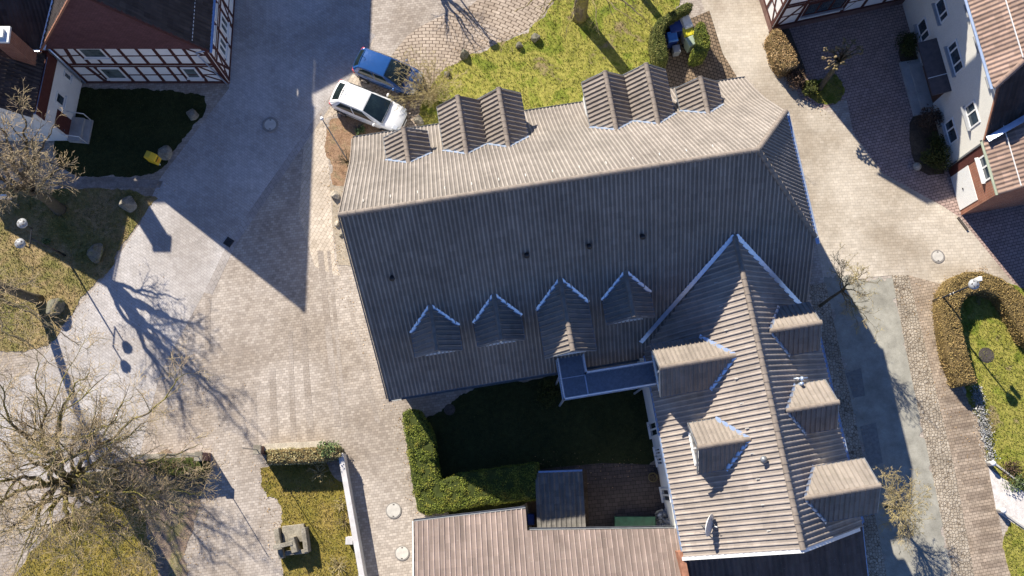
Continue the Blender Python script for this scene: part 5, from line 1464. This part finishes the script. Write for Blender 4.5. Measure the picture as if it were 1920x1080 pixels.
for lab, u, v, hh in (('stone gate pillar with a thin rod at the end of the straw coloured hedge', 497, 845, 4.2), ('dark gate pillar with a thin rod at the end of the wall under the tree', 390, 857, 4.2)):
    p = P(u, v); r = thing('gate_pillar', lab, 'gate pillar', p, 'gate pillars')
    mb = MB(); mb.box(p.x, p.y, 0, 1.5, .34, .42); mb.build('shaft', M['plinth'], r, bevel=.02)
    mb = MB(); mb.box(p.x, p.y, 1.503, 1.6, .4, .48); mb.build('capstone', M['stone'], r, bevel=.02)
    mb = MB(); mb.tube([p + Vector((0, 0, 1.6)), p + Vector((0, 0, hh))], .022, 6); mb.build('rod', M['zinc_dark'], r)
# bicycle hoops
for i, (u, v) in enumerate([(348, 902), (358, 900), (368, 897), (378, 893)]):
    p = P(u, v); r = MB()
    pts = [p + Vector((0, -.35 * math.cos(t), max(0, .75 * math.sin(t)))) for t in [math.pi * k / 12 for k in range(13)]]
    r.tube(pts, .02, 6)
    o = r.build('bicycle_hoop', M['black'], None, True)
    tag(o, 'thin dark bicycle hoop in a row of four below the ragged hedge', 'bicycle rack', 'bicycle hoops by the ragged hedge')
# stone trough / bench group
p = P(548, 1020); r = thing('stone_trough', 'weathered grey stone trough with side slabs and a crossing stone beam on the ochre lawn', 'stone trough', p)
def slab_px(a, b, w_, z0, z1):
    a, b = P(*a, 0), P(*b, 0); d = (b - a).normalized(); q = Vector((-d.y, d.x, 0)) * w_ / 2
    mb = MB(); mb.obox(a - q + Vector((0, 0, z0)), b - a, q * 2, (0, 0, z1 - z0)); return mb
slab_px((522, 990), (532, 1046), .26, 0, .55).build('side_slab', M['stone'], r, bevel=.02)
slab_px((574, 988), (580, 1034), .24, 0, .75).build('side_slab', M['stone'], r, bevel=.02)
slab_px((531, 1003), (573, 998), .9, 0, .22).build('basin', M['stone'], r, bevel=.03)
slab_px((520, 1024), (556, 1016), .22, .75, .93).build('beam', M['stone'], r, bevel=.015)
slab_px((553, 1006), (560, 1034), .3, 0, .9).build('post', M['stone'], r, bevel=.02)
slab_px((540, 1036), (580, 1032), .22, 0, .6).build('end_slab', M['stone'], r, bevel=.02)

# ------------------------------------------------------------------ boulders
def boulder(label, u, v, d, h, mat, seed, flat=.8):
    rn = random.Random(seed); c = P(u, v)
    bm = bmesh.new(); bmesh.ops.create_icosphere(bm, subdivisions=4, radius=1)
    pl = [(Vector((rn.uniform(-1, 1), rn.uniform(-1, 1), rn.uniform(-.3, 1))).normalized(), rn.uniform(.55, .8)) for _ in range(9)]
    for vt in bm.verts:
        n = vt.co.normalized(); s_ = 1.0
        for q, k in pl:
            dd = n.dot(q)
            if dd > .05: s_ = min(s_, k / dd)
        s_ *= 1 + .05 * mnoise.noise(n * 3 + Vector((seed, 0, 0))) + .025 * mnoise.noise(n * 9)
        vt.co = Vector((n.x * s_ * d * .62, n.y * s_ * d * .58, n.z * s_ * h * .75 + h * .3))
    me = bpy.data.meshes.new('boulder'); bm.to_mesh(me); bm.free()
    o = link_mesh('boulder', me, mat); o.location = (c.x, c.y, 0); o.rotation_euler = (0, 0, rn.uniform(0, 6))
    return tag(o, label, 'boulder', 'boulders edging the grass')
for i, (u, v, d, h, mt, lab) in enumerate([
    (361, 215, .66, .5, 'stone', 'grey angular boulder on the dark lawn nearest the timber framed house'),
    (309, 289, .78, .6, 'stone', 'large grey boulder next to the yellow letter box'),
    (242, 385, .85, .85, 'stone', 'pointed boulder half lit by the sun at the tip of the shaded lawn'),
    (181, 475, 1.0, .7, 'stone_moss', 'mossy boulder at the kerb of the dry lawn'),
    (106, 579, 1.05, .8, 'stone_moss', 'dark boulder beside the plain leaning trunk'),
    (871, 104, .5, .5, 'stone_moss', 'small dark boulder at the far corner of the cobbled forecourt'),
    (974, 86, .4, .35, 'stone_moss', 'small mossy stone on the lawn edge, left of a twin stone'),
    (1004, 72, .5, .5, 'stone_moss', 'small dark stone on the lawn edge nearest the thick tree'),
    (786, 228, .55, .45, 'stone', 'grey boulder between the white car and the small end dormer'),
    (629, 367, .45, .4, 'stone_pale', 'pale block in the gravel strip along the gable'),
    (632, 420, .3, .25, 'stone_pale', 'small pale stone in the gravel strip below the ridge end'),
    (640, 441, .25, .2, 'stone', 'smallest grey stone in the gravel strip by the gable wall'),
    (838, 140, .4, .3, 'stone_moss', 'low mossy stone behind the pale bare shrub')]):
    boulder(lab, u, v, d, h, M[mt], 11 + i * 7)

# ------------------------------------------------------------------ manhole covers
for u, v, rr, fr_, lab in [(507, 234, .33, .46, 'round manhole cover in the shaded cobbled road'), (738, 957, .36, .42, 'pale round manhole cover beside the L shaped hedge'), (754, 1037, .33, .38, 'pale round manhole cover beside the pinkish outbuilding roof'), (1758, 481, .3, .38, 'round manhole cover in the sunny street above the curved hedge'), (1849, 666, .36, .42, 'dark round manhole cover in the grass inside the curved hedge'), (843, 768, .25, .3, 'dark round cover in the shaded courtyard lawn')]:
    p = P(u, v); r = thing('manhole_cover', lab, 'manhole cover', p, 'manhole covers')
    dk = v in (666, 768)
    mb = MB(); mb.lathe(p, [(fr_, .0), (fr_, .034), (fr_ - .03, .04), (rr + .02, .04), (rr + .012, .03)], 32); mb.build('frame', M['iron'] if dk else M['manhole_ring'], r)
    mb = MB(); mb.lathe(p, [(rr, .0), (rr, .044), (rr * .97, .048), (rr * .55, .05)], 32); c_ = mb.build('cover', M['iron'] if dk else M['manhole'], r)
    mb = MB()
    for s_ in (-1, 1): mb.box(p.x, p.y + s_ * rr * .82, .044, .056, .09, .05)
    mb.build('lifting_slot', M['iron'], c_)
p = P(429, 454); r = thing('drain_grate', 'rectangular iron drain grate at the edge of the road shadow', 'drain', p)
mb = MB(); mb.box(p.x, p.y, 0, .03, .46, .46, R(-33)); mb.build('frame', M['iron'], r)
mb = MB()
e = Vector((math.cos(R(-33)), math.sin(R(-33)), 0))
for k in range(-4, 5): c = p + e * k * .045; mb.box(c.x, c.y, .03, .042, .02, .4, R(-33))
mb.build('bars', M['black'], r)

# ------------------------------------------------------------------ street lamps and poles
def lamp_head(root, c, s=1.0):
    mb = MB(); mb.lathe(c, [(.06 * s, -.30), (.17 * s, -.22), (.235 * s, -.08), (.24 * s, .0)], 20); mb.build('globe', M['clear_lamp'], root, True)
    mb = MB(); mb.lathe(c, [(.255 * s, 0.004), (.26 * s, .03), (.2 * s, .09), (.1 * s, .14), (.03 * s, .16)], 24); mb.build('hood', M['grey_plastic'], root, True)
    mb = MB()
    for k in range(5):
        t = 2 * math.pi * k / 5 + .5
        mb.box(c.x + math.cos(t) * .12 * s, c.y + math.sin(t) * .12 * s, c.z + .1, c.z + .135, .12 * s, .05 * s, t + .8)
    mb.build('rib', M['iron'], root)
p = P(122, 479); lr = thing('street_lamp', 'twin headed street lamp on a dark crossbar pole on the dry lawn', 'street lamp', p, 'street lamps')
mb = MB(); mb.tube([p, p + Vector((0, 0, 1.0)), p + Vector((0, 0, 1.02)), p + Vector((0, 0, 3.75))], [.065, .062, .045, .04], 10); mb.build('pole', M['black'], lr, True)
mb = MB(); mb.tube([p + Vector((0, -.55, 3.75)), p + Vector((0, .55, 3.75))], .035, 8); mb.build('crossbar', M['black'], lr)
for s_ in (-.52, .52):
    q = p + Vector((0, s_, 3.7)); mb = MB(); mb.tube([q, q + Vector((0, 0, .75))], .035, 8); mb.build('arm', M['black'], lr)
    lamp_head(lr, q + Vector((0, 0, 1.0)))
p = P(1751, 565); lr = thing('street_lamp', 'single headed street lamp with a white box rising above the curved brown hedge', 'street lamp', p, 'street lamps')
mb = MB(); mb.tube([p, p + Vector((0, 0, .95)), p + Vector((0, 0, .98)), p + Vector((0, 0, 4.2))], [.1, .1, .05, .042], 10); mb.build('pole', M['black'], lr, True)
mb = MB()
for z in (2.0, 2.35): mb.tube([p + Vector((0, 0, z)), p + Vector((0, 0, z + .07))], .055, 10)
mb.build('band', M['white_trim'], lr)
lamp_head(lr, p + Vector((0, 0, 4.5)), 1.05)
mb = MB(); q = p + Vector((.32, .28, 4.2)); mb.box(q.x, q.y, 4.1, 4.6, .16, .22); mb.build('white_box', M['white_trim'], lr, bevel=.01)
mb = MB(); mb.bar(p + Vector((0, 0, 4.15)), q, .03); mb.build('bracket', M['black'], lr)
p = Vector((-4.45, 29.6, 0)); lr = thing('street_lamp', 'street lamp beyond the cobbled forecourt', 'street lamp', p, 'street lamps')
mb = MB(); mb.tube([p, p + Vector((0, 0, 3.9))], .045, 10); mb.build('pole', M['black'], lr, True); lamp_head(lr, p + Vector((0, 0, 4.2)))
a, b = P(655, 306), P(604, 223, 6.6)
r = thing('pole', 'slim pale pole with a white cap by the corner of the long roof', 'pole', a)
mb = MB(); mb.tube([a, b], [.04, .028], 8); mb.build('shaft', M['zinc_dark'], r, True)
mb = MB(); mb.tube([b, b + Vector((0, 0, .12))], [.09, .08], 10); mb.build('cap', M['white_trim'], r, True)

# ------------------------------------------------------------------ letter box, sign, small things
p = P(300, 309); r = thing('letter_box', 'yellow letter box on a white post beside a grey boulder', 'letter box', p)
mb = MB(); mb.tube([p, p + Vector((0, 0, .75))], .045, 8); mb.build('post', M['white_trim'], r)
e = Vector((.93, -.36, 0)); q = Vector((.36, .93, 0)); c = p + Vector((0, 0, .7))
mb = MB(); mb.extrude([c - e * .3 - q * .2, c + e * .3 - q * .2, c + e * .3 - q * .2 + Vector((0, 0, .72)), c - q * .2 + Vector((0, 0, .86)), c - e * .3 - q * .2 + Vector((0, 0, .8))], q * .42); bx_ = mb.build('box', M['post_yellow'], r, bevel=.015)
mb = MB(); mb.obox(c + e * .302 - q * .15 + Vector((0, 0, .5)), e * .03, q * .32, (0, 0, .05)); mb.build('slot_flap', M['black'], bx_)
mb = MB(); mb.obox(c + e * .302 - q * .1 + Vector((0, 0, .2)), e * .006, q * .22, (0, 0, .2)); mb.build('notice', simple_mat('orange_notice', (.75, .3, .02), .5), bx_)
p = P(35, 385); r = thing('sign', 'small white sign panel with a red edge on a post under the grey barked tree', 'sign', p)
mb = MB(); mb.tube([p, p + Vector((0, 0, 1.9))], .03, 8); mb.build('post', M['zinc_dark'], r)
mb = MB(); mb.box(p.x, p.y, 1.3, 1.9, .62, .1); pn = mb.build('panel', M['white_trim'], r)
mb = MB(); mb.box(p.x - .33, p.y, 1.3, 1.9, .04, .11); mb.build('edge', M['red_lamp'], pn)
p = P(1717, 314); mb = MB(); mb.lathe(p, [(.1, 0), (.2, .08), (.24, .2), (.18, .33), (.05, .4)], 16)
tag(mb.build('stone_ball', M['stone_pale'], None, True), 'pale round stone ball beside the rounded green bush', 'stone ball')
p = P(1222, 895); r = thing('plant_pot', 'brown plant pot against the white wing wall on the dark patio', 'plant pot', p)
mb = MB(); mb.lathe(p, [(.16, 0), (.23, .34), (.25, .36), (.25, .42), (.21, .42), (.19, .36)], 18); mb.build('pot', M['pot'], r, True)
mb = MB(); mb.lathe(p + Vector((0, 0, .3)), [(.2, .0), (.19, .07), (.1, .1)], 14); mb.build('soil', M['soil'], r)
shrub('dead potted plant in the brown pot', p + Vector((.0, -.02, .36)), .25, .35, M['twig'], 9, dens=3, L=.15, cat='plant', name='potted_plant')
p0, p1 = P(1153, 991, .7), P(1229, 991, .7); c = (p0 + p1) / 2; r = thing('garden_table', 'table under a green sheet in front of the ribbed outbuilding roof', 'table', (c.x, c.y + .15, 0))
mb = MB(); mb.box(c.x, c.y + .15, .66, .74, 2.1, .9); mb.build('tabletop', M['tarp'], r, bevel=.02)
mb = MB(); mb.box(c.x, c.y + .59, .3, .66, 2.06, .02); mb.build('sheet_side', M['tarp'], r)
for sx in (-.95, .95):
    for sy in (-.3, .38): mb = MB(); mb.box(c.x + sx, c.y + .15 + sy, 0, .66, .05, .05); mb.build('leg', M['black'], r)
bush('crumpled translucent plastic sheeting at the end of the green covered table', P(1243, 975), .4, .5, .7, M['clear_sheet'], 160, .2, cat='plastic sheeting', name='plastic_sheeting')
p = P(995, 973); mb = MB(); mb.box(p.x, p.y, 0, .9, .35, .55); tag(mb.build('water_barrel', M['bin_blue'], None, bevel=.05, bseg=2), 'dark blue barrel between the outbuilding roof and the shed', 'barrel')
for k, (u, v, lab) in enumerate([(1853, 869, 'white post at the upper corner of the white slab path'), (1872, 957, 'white post at the lower corner of the white slab path')]):
    p = P(u, v); mb = MB(); mb.lathe(p, [(.14, 0), (.13, .5), (.15, .52), (.12, .6), (.03, .64)], 14); tag(mb.build('path_post', M['render_white'], None, True), lab, 'post', 'white path posts')
a, b = P(1862, 868), P(1960, 942)
wall_thing('low brick edging along the upper side of the white slab path', a, b, .1, .12, M['concrete'], name='edging', cat='edging')
wall_thing('low brick edging along the lower side of the white slab path', P(1880, 962), P(1960, 1018), .1, .12, M['concrete'], name='edging', cat='edging')

# ------------------------------------------------------------------ bins
def wheelie(label, u, v, ang, w_, d_, h, body, lid, z=None, wheels=True):
    p = P(u, v, h); p.z = 0; a = R(ang)
    e = Vector((math.cos(a), math.sin(a), 0)); q = Vector((-e.y, e.x, 0))
    r = thing('bin', label, 'bin', p, 'bins in the hedged bin yard')
    mb = MB()
    k = .84
    bt = [p + e * sx * w_ / 2 * k + q * sy * d_ / 2 * k + Vector((0, 0, .06)) for sx, sy in ((-1, -1), (1, -1), (1, 1), (-1, 1))]
    tp_ = [p + e * sx * w_ / 2 + q * sy * d_ / 2 + Vector((0, 0, h - .08)) for sx, sy in ((-1, -1), (1, -1), (1, 1), (-1, 1))]
    mb.add(bt + tp_, [(3, 2, 1, 0), (4, 5, 6, 7), (0, 1, 5, 4), (1, 2, 6, 5), (2, 3, 7, 6), (3, 0, 4, 7)])
    mb.build('body', body, r, bevel=.03, bseg=2)
    mb = MB()
    hi = [p + e * sx * w_ * .53 + q * sy * d_ * .53 + Vector((0, 0, h - .07)) for sx, sy in ((-1, -1), (1, -1), (1, 1), (-1, 1))]
    h2 = [p + e * sx * w_ * .47 + q * sy * d_ * .46 + Vector((0, 0, h + .0 + (.03 if sy > 0 else 0))) for sx, sy in ((-1, -1), (1, -1), (1, 1), (-1, 1))]
    mb.add(hi + h2, [(3, 2, 1, 0), (4, 5, 6, 7), (0, 1, 5, 4), (1, 2, 6, 5), (2, 3, 7, 6), (3, 0, 4, 7)])
    ld = mb.build('lid', lid, r, bevel=.02, bseg=2)
    mb = MB()
    for s_ in (-.25, .25): mb.bar(p + e * w_ * s_ - q * d_ * .35 + Vector((0, 0, h + .02)), p + e * w_ * s_ + q * d_ * .38 + Vector((0, 0, h + .045)), .04, .02)
    mb.build('lid_rib', lid, ld)
    mb = MB(); mb.tube([p - e * w_ * .42 + q * d_ * .6 + Vector((0, 0, h - .1)), p + e * w_ * .42 + q * d_ * .6 + Vector((0, 0, h - .1))], .018, 6); mb.build('handle', body, r)
    for s_ in (-1, 1):
        c = p + e * s_ * w_ * .42 + q * d_ * .4 + Vector((0, 0, .1)); mb = MB(); mb.tube([c - e * .03, c + e * .03], .1, 12); mb.build('wheel', M['rubber'], r)
wheelie('large dark blue bin in the back corner of the bin yard', 1270, 47, 15, .95, .75, 1.1, M['bin_blue'], M['bin_blue'])
wheelie('light blue bin against the left hedge of the bin yard', 1261, 68, 100, .6, .58, 1.05, M['bin_blue'], M['bin_light'])
wheelie('small grey bin with a pale lid nearest the tiled roof', 1269, 91, 10, .42, .45, .7, M['bin_grey'], M['bin_grey'])
wheelie('tall white bin at the right end of the bin row', 1288, 39, 110, .85, .5, 1.25, M['bin_white'], M['bin_white'])
wheelie('bin with a bright yellow lid in the bin yard', 1291, 58, 15, .62, .6, 1.1, M['bin_grey'], M['bin_yellow'])
wheelie('pale green bin half hidden by the short hedge', 1297, 76, 25, .55, .58, 1.05, M['bin_green'], M['bin_green'])

# ------------------------------------------------------------------ parked cars
def car(label, rear, front, L_, W_, Hh, paint, estate):
    a, b = P(*rear, .8), P(*front, .8); c = (a + b) / 2; c.z = 0
    e = (b - a); e.z = 0; e.normalize(); q = Vector((-e.y, e.x, 0))
    root = thing('parked_car', label, 'car', c, 'cars parked beside the roof')
    T = lambda x, y, z: c + e * (x * L_ / 4.3) + q * (y * W_ / 1.72) + Vector((0, 0, z * Hh / 1.48))
    # lower body: stations (x, half width, shoulder height)
    st = [(-2.14, .56, .72), (-2.10, .70, .90), (-1.9, .80, .97), (-1.4, .845, .97), (-.6, .86, .95), (.3, .86, .93), (.95, .85, .91), (1.45, .82, .83), (1.85, .74, .73), (2.06, .60, .62), (2.14, .42, .56)]
    mb = MB(); ring = 13
    for x, hw, zs in st:
        low = .22 if abs(x) < 2.0 else .30
        sec = [(0, low), (.55, low), (.93, low + .04), (1.0, low + .16), (1.0, .52 if zs > .6 else zs - .1), (.975, zs - .09), (.90, zs - .015), (.6, zs + .03), (0, zs + .045)]
        pr = [(-yy, zz) for yy, zz in sec] + [(yy, zz) for yy, zz in sec[::-1][1:]]
        if x == st[0][0]: nn = len(pr)
        for yy, zz in pr: mb.v.append(tuple(T(x, yy * hw, zz)))
    for i in range(len(st) - 1):
        for j in range(nn - 1): mb.f.append((i * nn + j, i * nn + j + 1, (i + 1) * nn + j + 1, (i + 1) * nn + j))
    mb.f.append(tuple(range(nn))); mb.f.append(tuple((len(st) - 1) * nn + j for j in range(nn)))
    body = mb.build('body', paint, root, True)
    sd = body.modifiers.new('s', 'SUBSURF'); sd.levels = 1; sd.render_levels = 2
    # cabin patches
    rz = 1.46
    rr_ = -1.62 if estate else -1.42
    rb = -2.06 if estate else -2.02
    RF = [(.05, .50, rz - .03), (.08, 0, rz)]
    corner = dict(RFl=(.0, .60, rz - .05), RRl=(rr_, .58, rz - .05), BFl=(1.12, .745, .93), BRl=(rb, .70, .99 if estate else 1.0))
    m = lambda t: (t[0], -t[1], t[2])
    def patch(name, mat, p00, p10, p11, p01, bul, u0=0., u1=1., v0=0., v1=1., off=0., n=9, par=None, bx=(0, 0, 1)):
        A, B_, C_, D_ = (Vector(x) for x in (p00, p10, p11, p01))
        nr = (B_ - A).cross(D_ - A).normalized()
        mid = (A + B_ + C_ + D_) / 4
        if nr.dot(mid - Vector((-.5, 0, .9))) < 0: nr = -nr
        k = MB()
        for i in range(n):
            for j in range(n):
                u = u0 + (u1 - u0) * i / (n - 1); v = v0 + (v1 - v0) * j / (n - 1)
                p = A * (1 - u) * (1 - v) + B_ * u * (1 - v) + C_ * u * v + D_ * (1 - u) * v
                p = p + nr * (bul[0] * 4 * u * (1 - u) + bul[1] * 4 * v * (1 - v) + off)
                k.v.append(tuple(T(*p)))
        for i in range(n - 1):
            for j in range(n - 1): k.f.append((i * n + j, (i + 1) * n + j, (i + 1) * n + j + 1, i * n + j + 1))
        return k.build(name, mat, par or root, True)
    cn = corner
    # roof, with windscreen, rear window and side windows hung between roof edge and shoulder
    patch('roof', paint, m(cn['RRl']), cn['RRl'], cn['RFl'], m(cn['RFl']), (.045, .035), bx=None)
    patch('windscreen_frame', paint, m(cn['BFl']), cn['BFl'], cn['RFl'], m(cn['RFl']), (.10, .02))
    patch('windscreen', M['car_glass'], m(cn['BFl']), cn['BFl'], cn['RFl'], m(cn['RFl']), (.10, .02), .035, .965, .02, .98, .008)
    patch('tailgate', paint, m(cn['BRl']), cn['BRl'], cn['RRl'], m(cn['RRl']), (.07, .02))
    patch('rear_window', M['car_glass'], m(cn['BRl']), cn['BRl'], cn['RRl'], m(cn['RRl']), (.07, .02), .1, .9, .14 if estate else .2, .9, .008)
    for s_ in (1, -1):
        f_ = (lambda t: t) if s_ > 0 else m
        bR, bF, tF, tR = f_((cn['BRl'][0] + .1, .79, .97)), f_((cn['BFl'][0] - .12, .815, .92)), f_(cn['RFl']), f_(cn['RRl'])
        patch('side_frame', paint, bR, bF, tF, tR, (.02, .03))
        patch('rear_side_window', M['car_glass'], bR, bF, tF, tR, (.02, .03), .1, .49, .12, .9, .008)
        patch('front_side_window', M['car_glass'], bR, bF, tF, tR, (.02, .03), .52, .93, .1, .9, .008)
        patch('pillar', paint, f_((cn['BRl'][0], .70, .99)), bR, tR, tR, (0, 0), n=4)
        patch('pillar', paint, f_((cn['BFl'][0], .745, .93)), bF, tF, tF, (0, 0), n=4)
        for x in (1.32, -1.32):
            k = MB(); w0 = T(x, s_ * .70, .31); w1 = T(x, s_ * .875, .31)
            k.tube([w0, w1], .315, 24); tyre = k.build('wheel', M['rubber'], root, True, )
            k = MB(); k.tube([w1, w1 + q * s_ * .012], .2, 18); k.build('rim', M['chrome'], tyre)
        k = MB(); p = T(.78, s_ * .93, .99); k.tube([p - q * .09 * s_, p + q * .0 * s_, p + q * .11 * s_], [.03, .075, .05], 10); k.build('mirror', paint, root, True)
        k = MB(); k.obox(T(1.72, s_ * .44, .60), T(2.0, s_ * .40, .55) - T(1.72, s_ * .44, .60), T(1.72, s_ * .72, .66) - T(1.72, s_ * .44, .60), (0, 0, .17)); k.build('headlight', M['clear_lamp'], root, bevel=.03, bseg=2)
        k = MB(); k.obox(T(-2.10, s_ * .58, .70), T(-1.95, s_ * .60, .72) - T(-2.10, s_ * .58, .70), T(-2.03, s_ * .77, .72) - T(-2.10, s_ * .58, .70), (0, 0, .27 if not estate else .33)); k.build('rear_light', M['red_lamp'], root, bevel=.02, bseg=2)
        k = MB(); k.bar(T(-1.75, s_ * .866, .58), T(1.75, s_ * .80, .58), .04, .06); k.build('side_moulding', M['black'], root)
        for x in (.1, -.95):
            k = MB(); k.bar(T(x - .09, s_ * .868, .80), T(x + .09, s_ * .868, .80), .03, .025); k.build('door_handle', paint, root)
    k = MB(); k.bar(T(1.13, -.66, .945), T(1.13, .66, .945), .07, .03); k.build('cowl', M['black'], root)
    k = MB(); k.bar(T(2.12, -.4, .50), T(2.12, .4, .50), .08, .11); k.build('grille', M['black'], root, bevel=.02)
    k = MB(); k.bar(T(2.165, -.25, .36), T(2.165, .25, .36), .02, .11); k.build('front_plate', M['white_trim'], root)
    k = MB(); k.bar(T(-2.16, -.25, .62), T(-2.16, .25, .62), .02, .11); k.build('rear_plate', M['white_trim'], root)
    for s_ in (-.3, .25):
        k = MB(); k.bar(T(1.06, s_, .975), T(.72, s_ + .42, 1.14), .018, .015); k.build('wiper', M['black'], root)
    k = MB(); k.tube([T(rr_ + .2, 0, 1.5), T(rr_ - .05, 0, 1.66)], .012, 5); k.build('aerial', M['black'], root)
    return root
car('white hatchback parked at the left end by the roof corner', (634, 176), (748, 222), 4.35, 1.74, 1.5, M['white_paint'], False)
car('dark blue compact car parked behind the white hatchback', (678, 116), (780, 155), 4.0, 1.70, 1.55, M['blue_paint'], True)

# ------------------------------------------------------------------ fallen leaves blown along the edges
pts = []
def strew(a, b, n, w_):
    a, b = P(*a), P(*b)
    for i in range(n):
        p = a.lerp(b, rng.uniform(0, 1)); pts.append((p.x + rng.normal(0, w_), p.y + rng.normal(0, w_), .022 + rng.uniform(0, .02)))
for a, b, n, w_ in [((618, 230), (640, 500), 260, .35), ((600, 230), (720, 240), 260, .5), ((300, 340), (110, 610), 260, .35), ((860, 105), (1005, 60), 160, .3), ((1440, 70), (1545, 205), 200, .3), ((1755, 560), (1800, 720), 320, .18), ((1760, 540), (1850, 505), 160, .18), ((390, 860), (350, 1060), 300, .6), ((490, 870), (530, 1060), 160, .3), ((753, 775), (780, 970), 160, .25), ((1700, 520), (1830, 900), 260, .5), ((1540, 540), (1650, 1000), 200, .4), ((640, 520), (750, 770), 120, .5), ((150, 560), (420, 820), 260, 1.6), ((700, 240), (830, 180), 200, .6), ((1005, 885), (1230, 880), 90, .4)]:
    strew(a, b, n, w_)
tag(leaf_mesh('fallen_leaves', pts, [(0, 0, 1)] * len(pts), .035, M['beech'], None, .35), 'dry brown leaves strewn along the kerbs, beds and hedge feet', 'fallen leaves', kind='stuff')
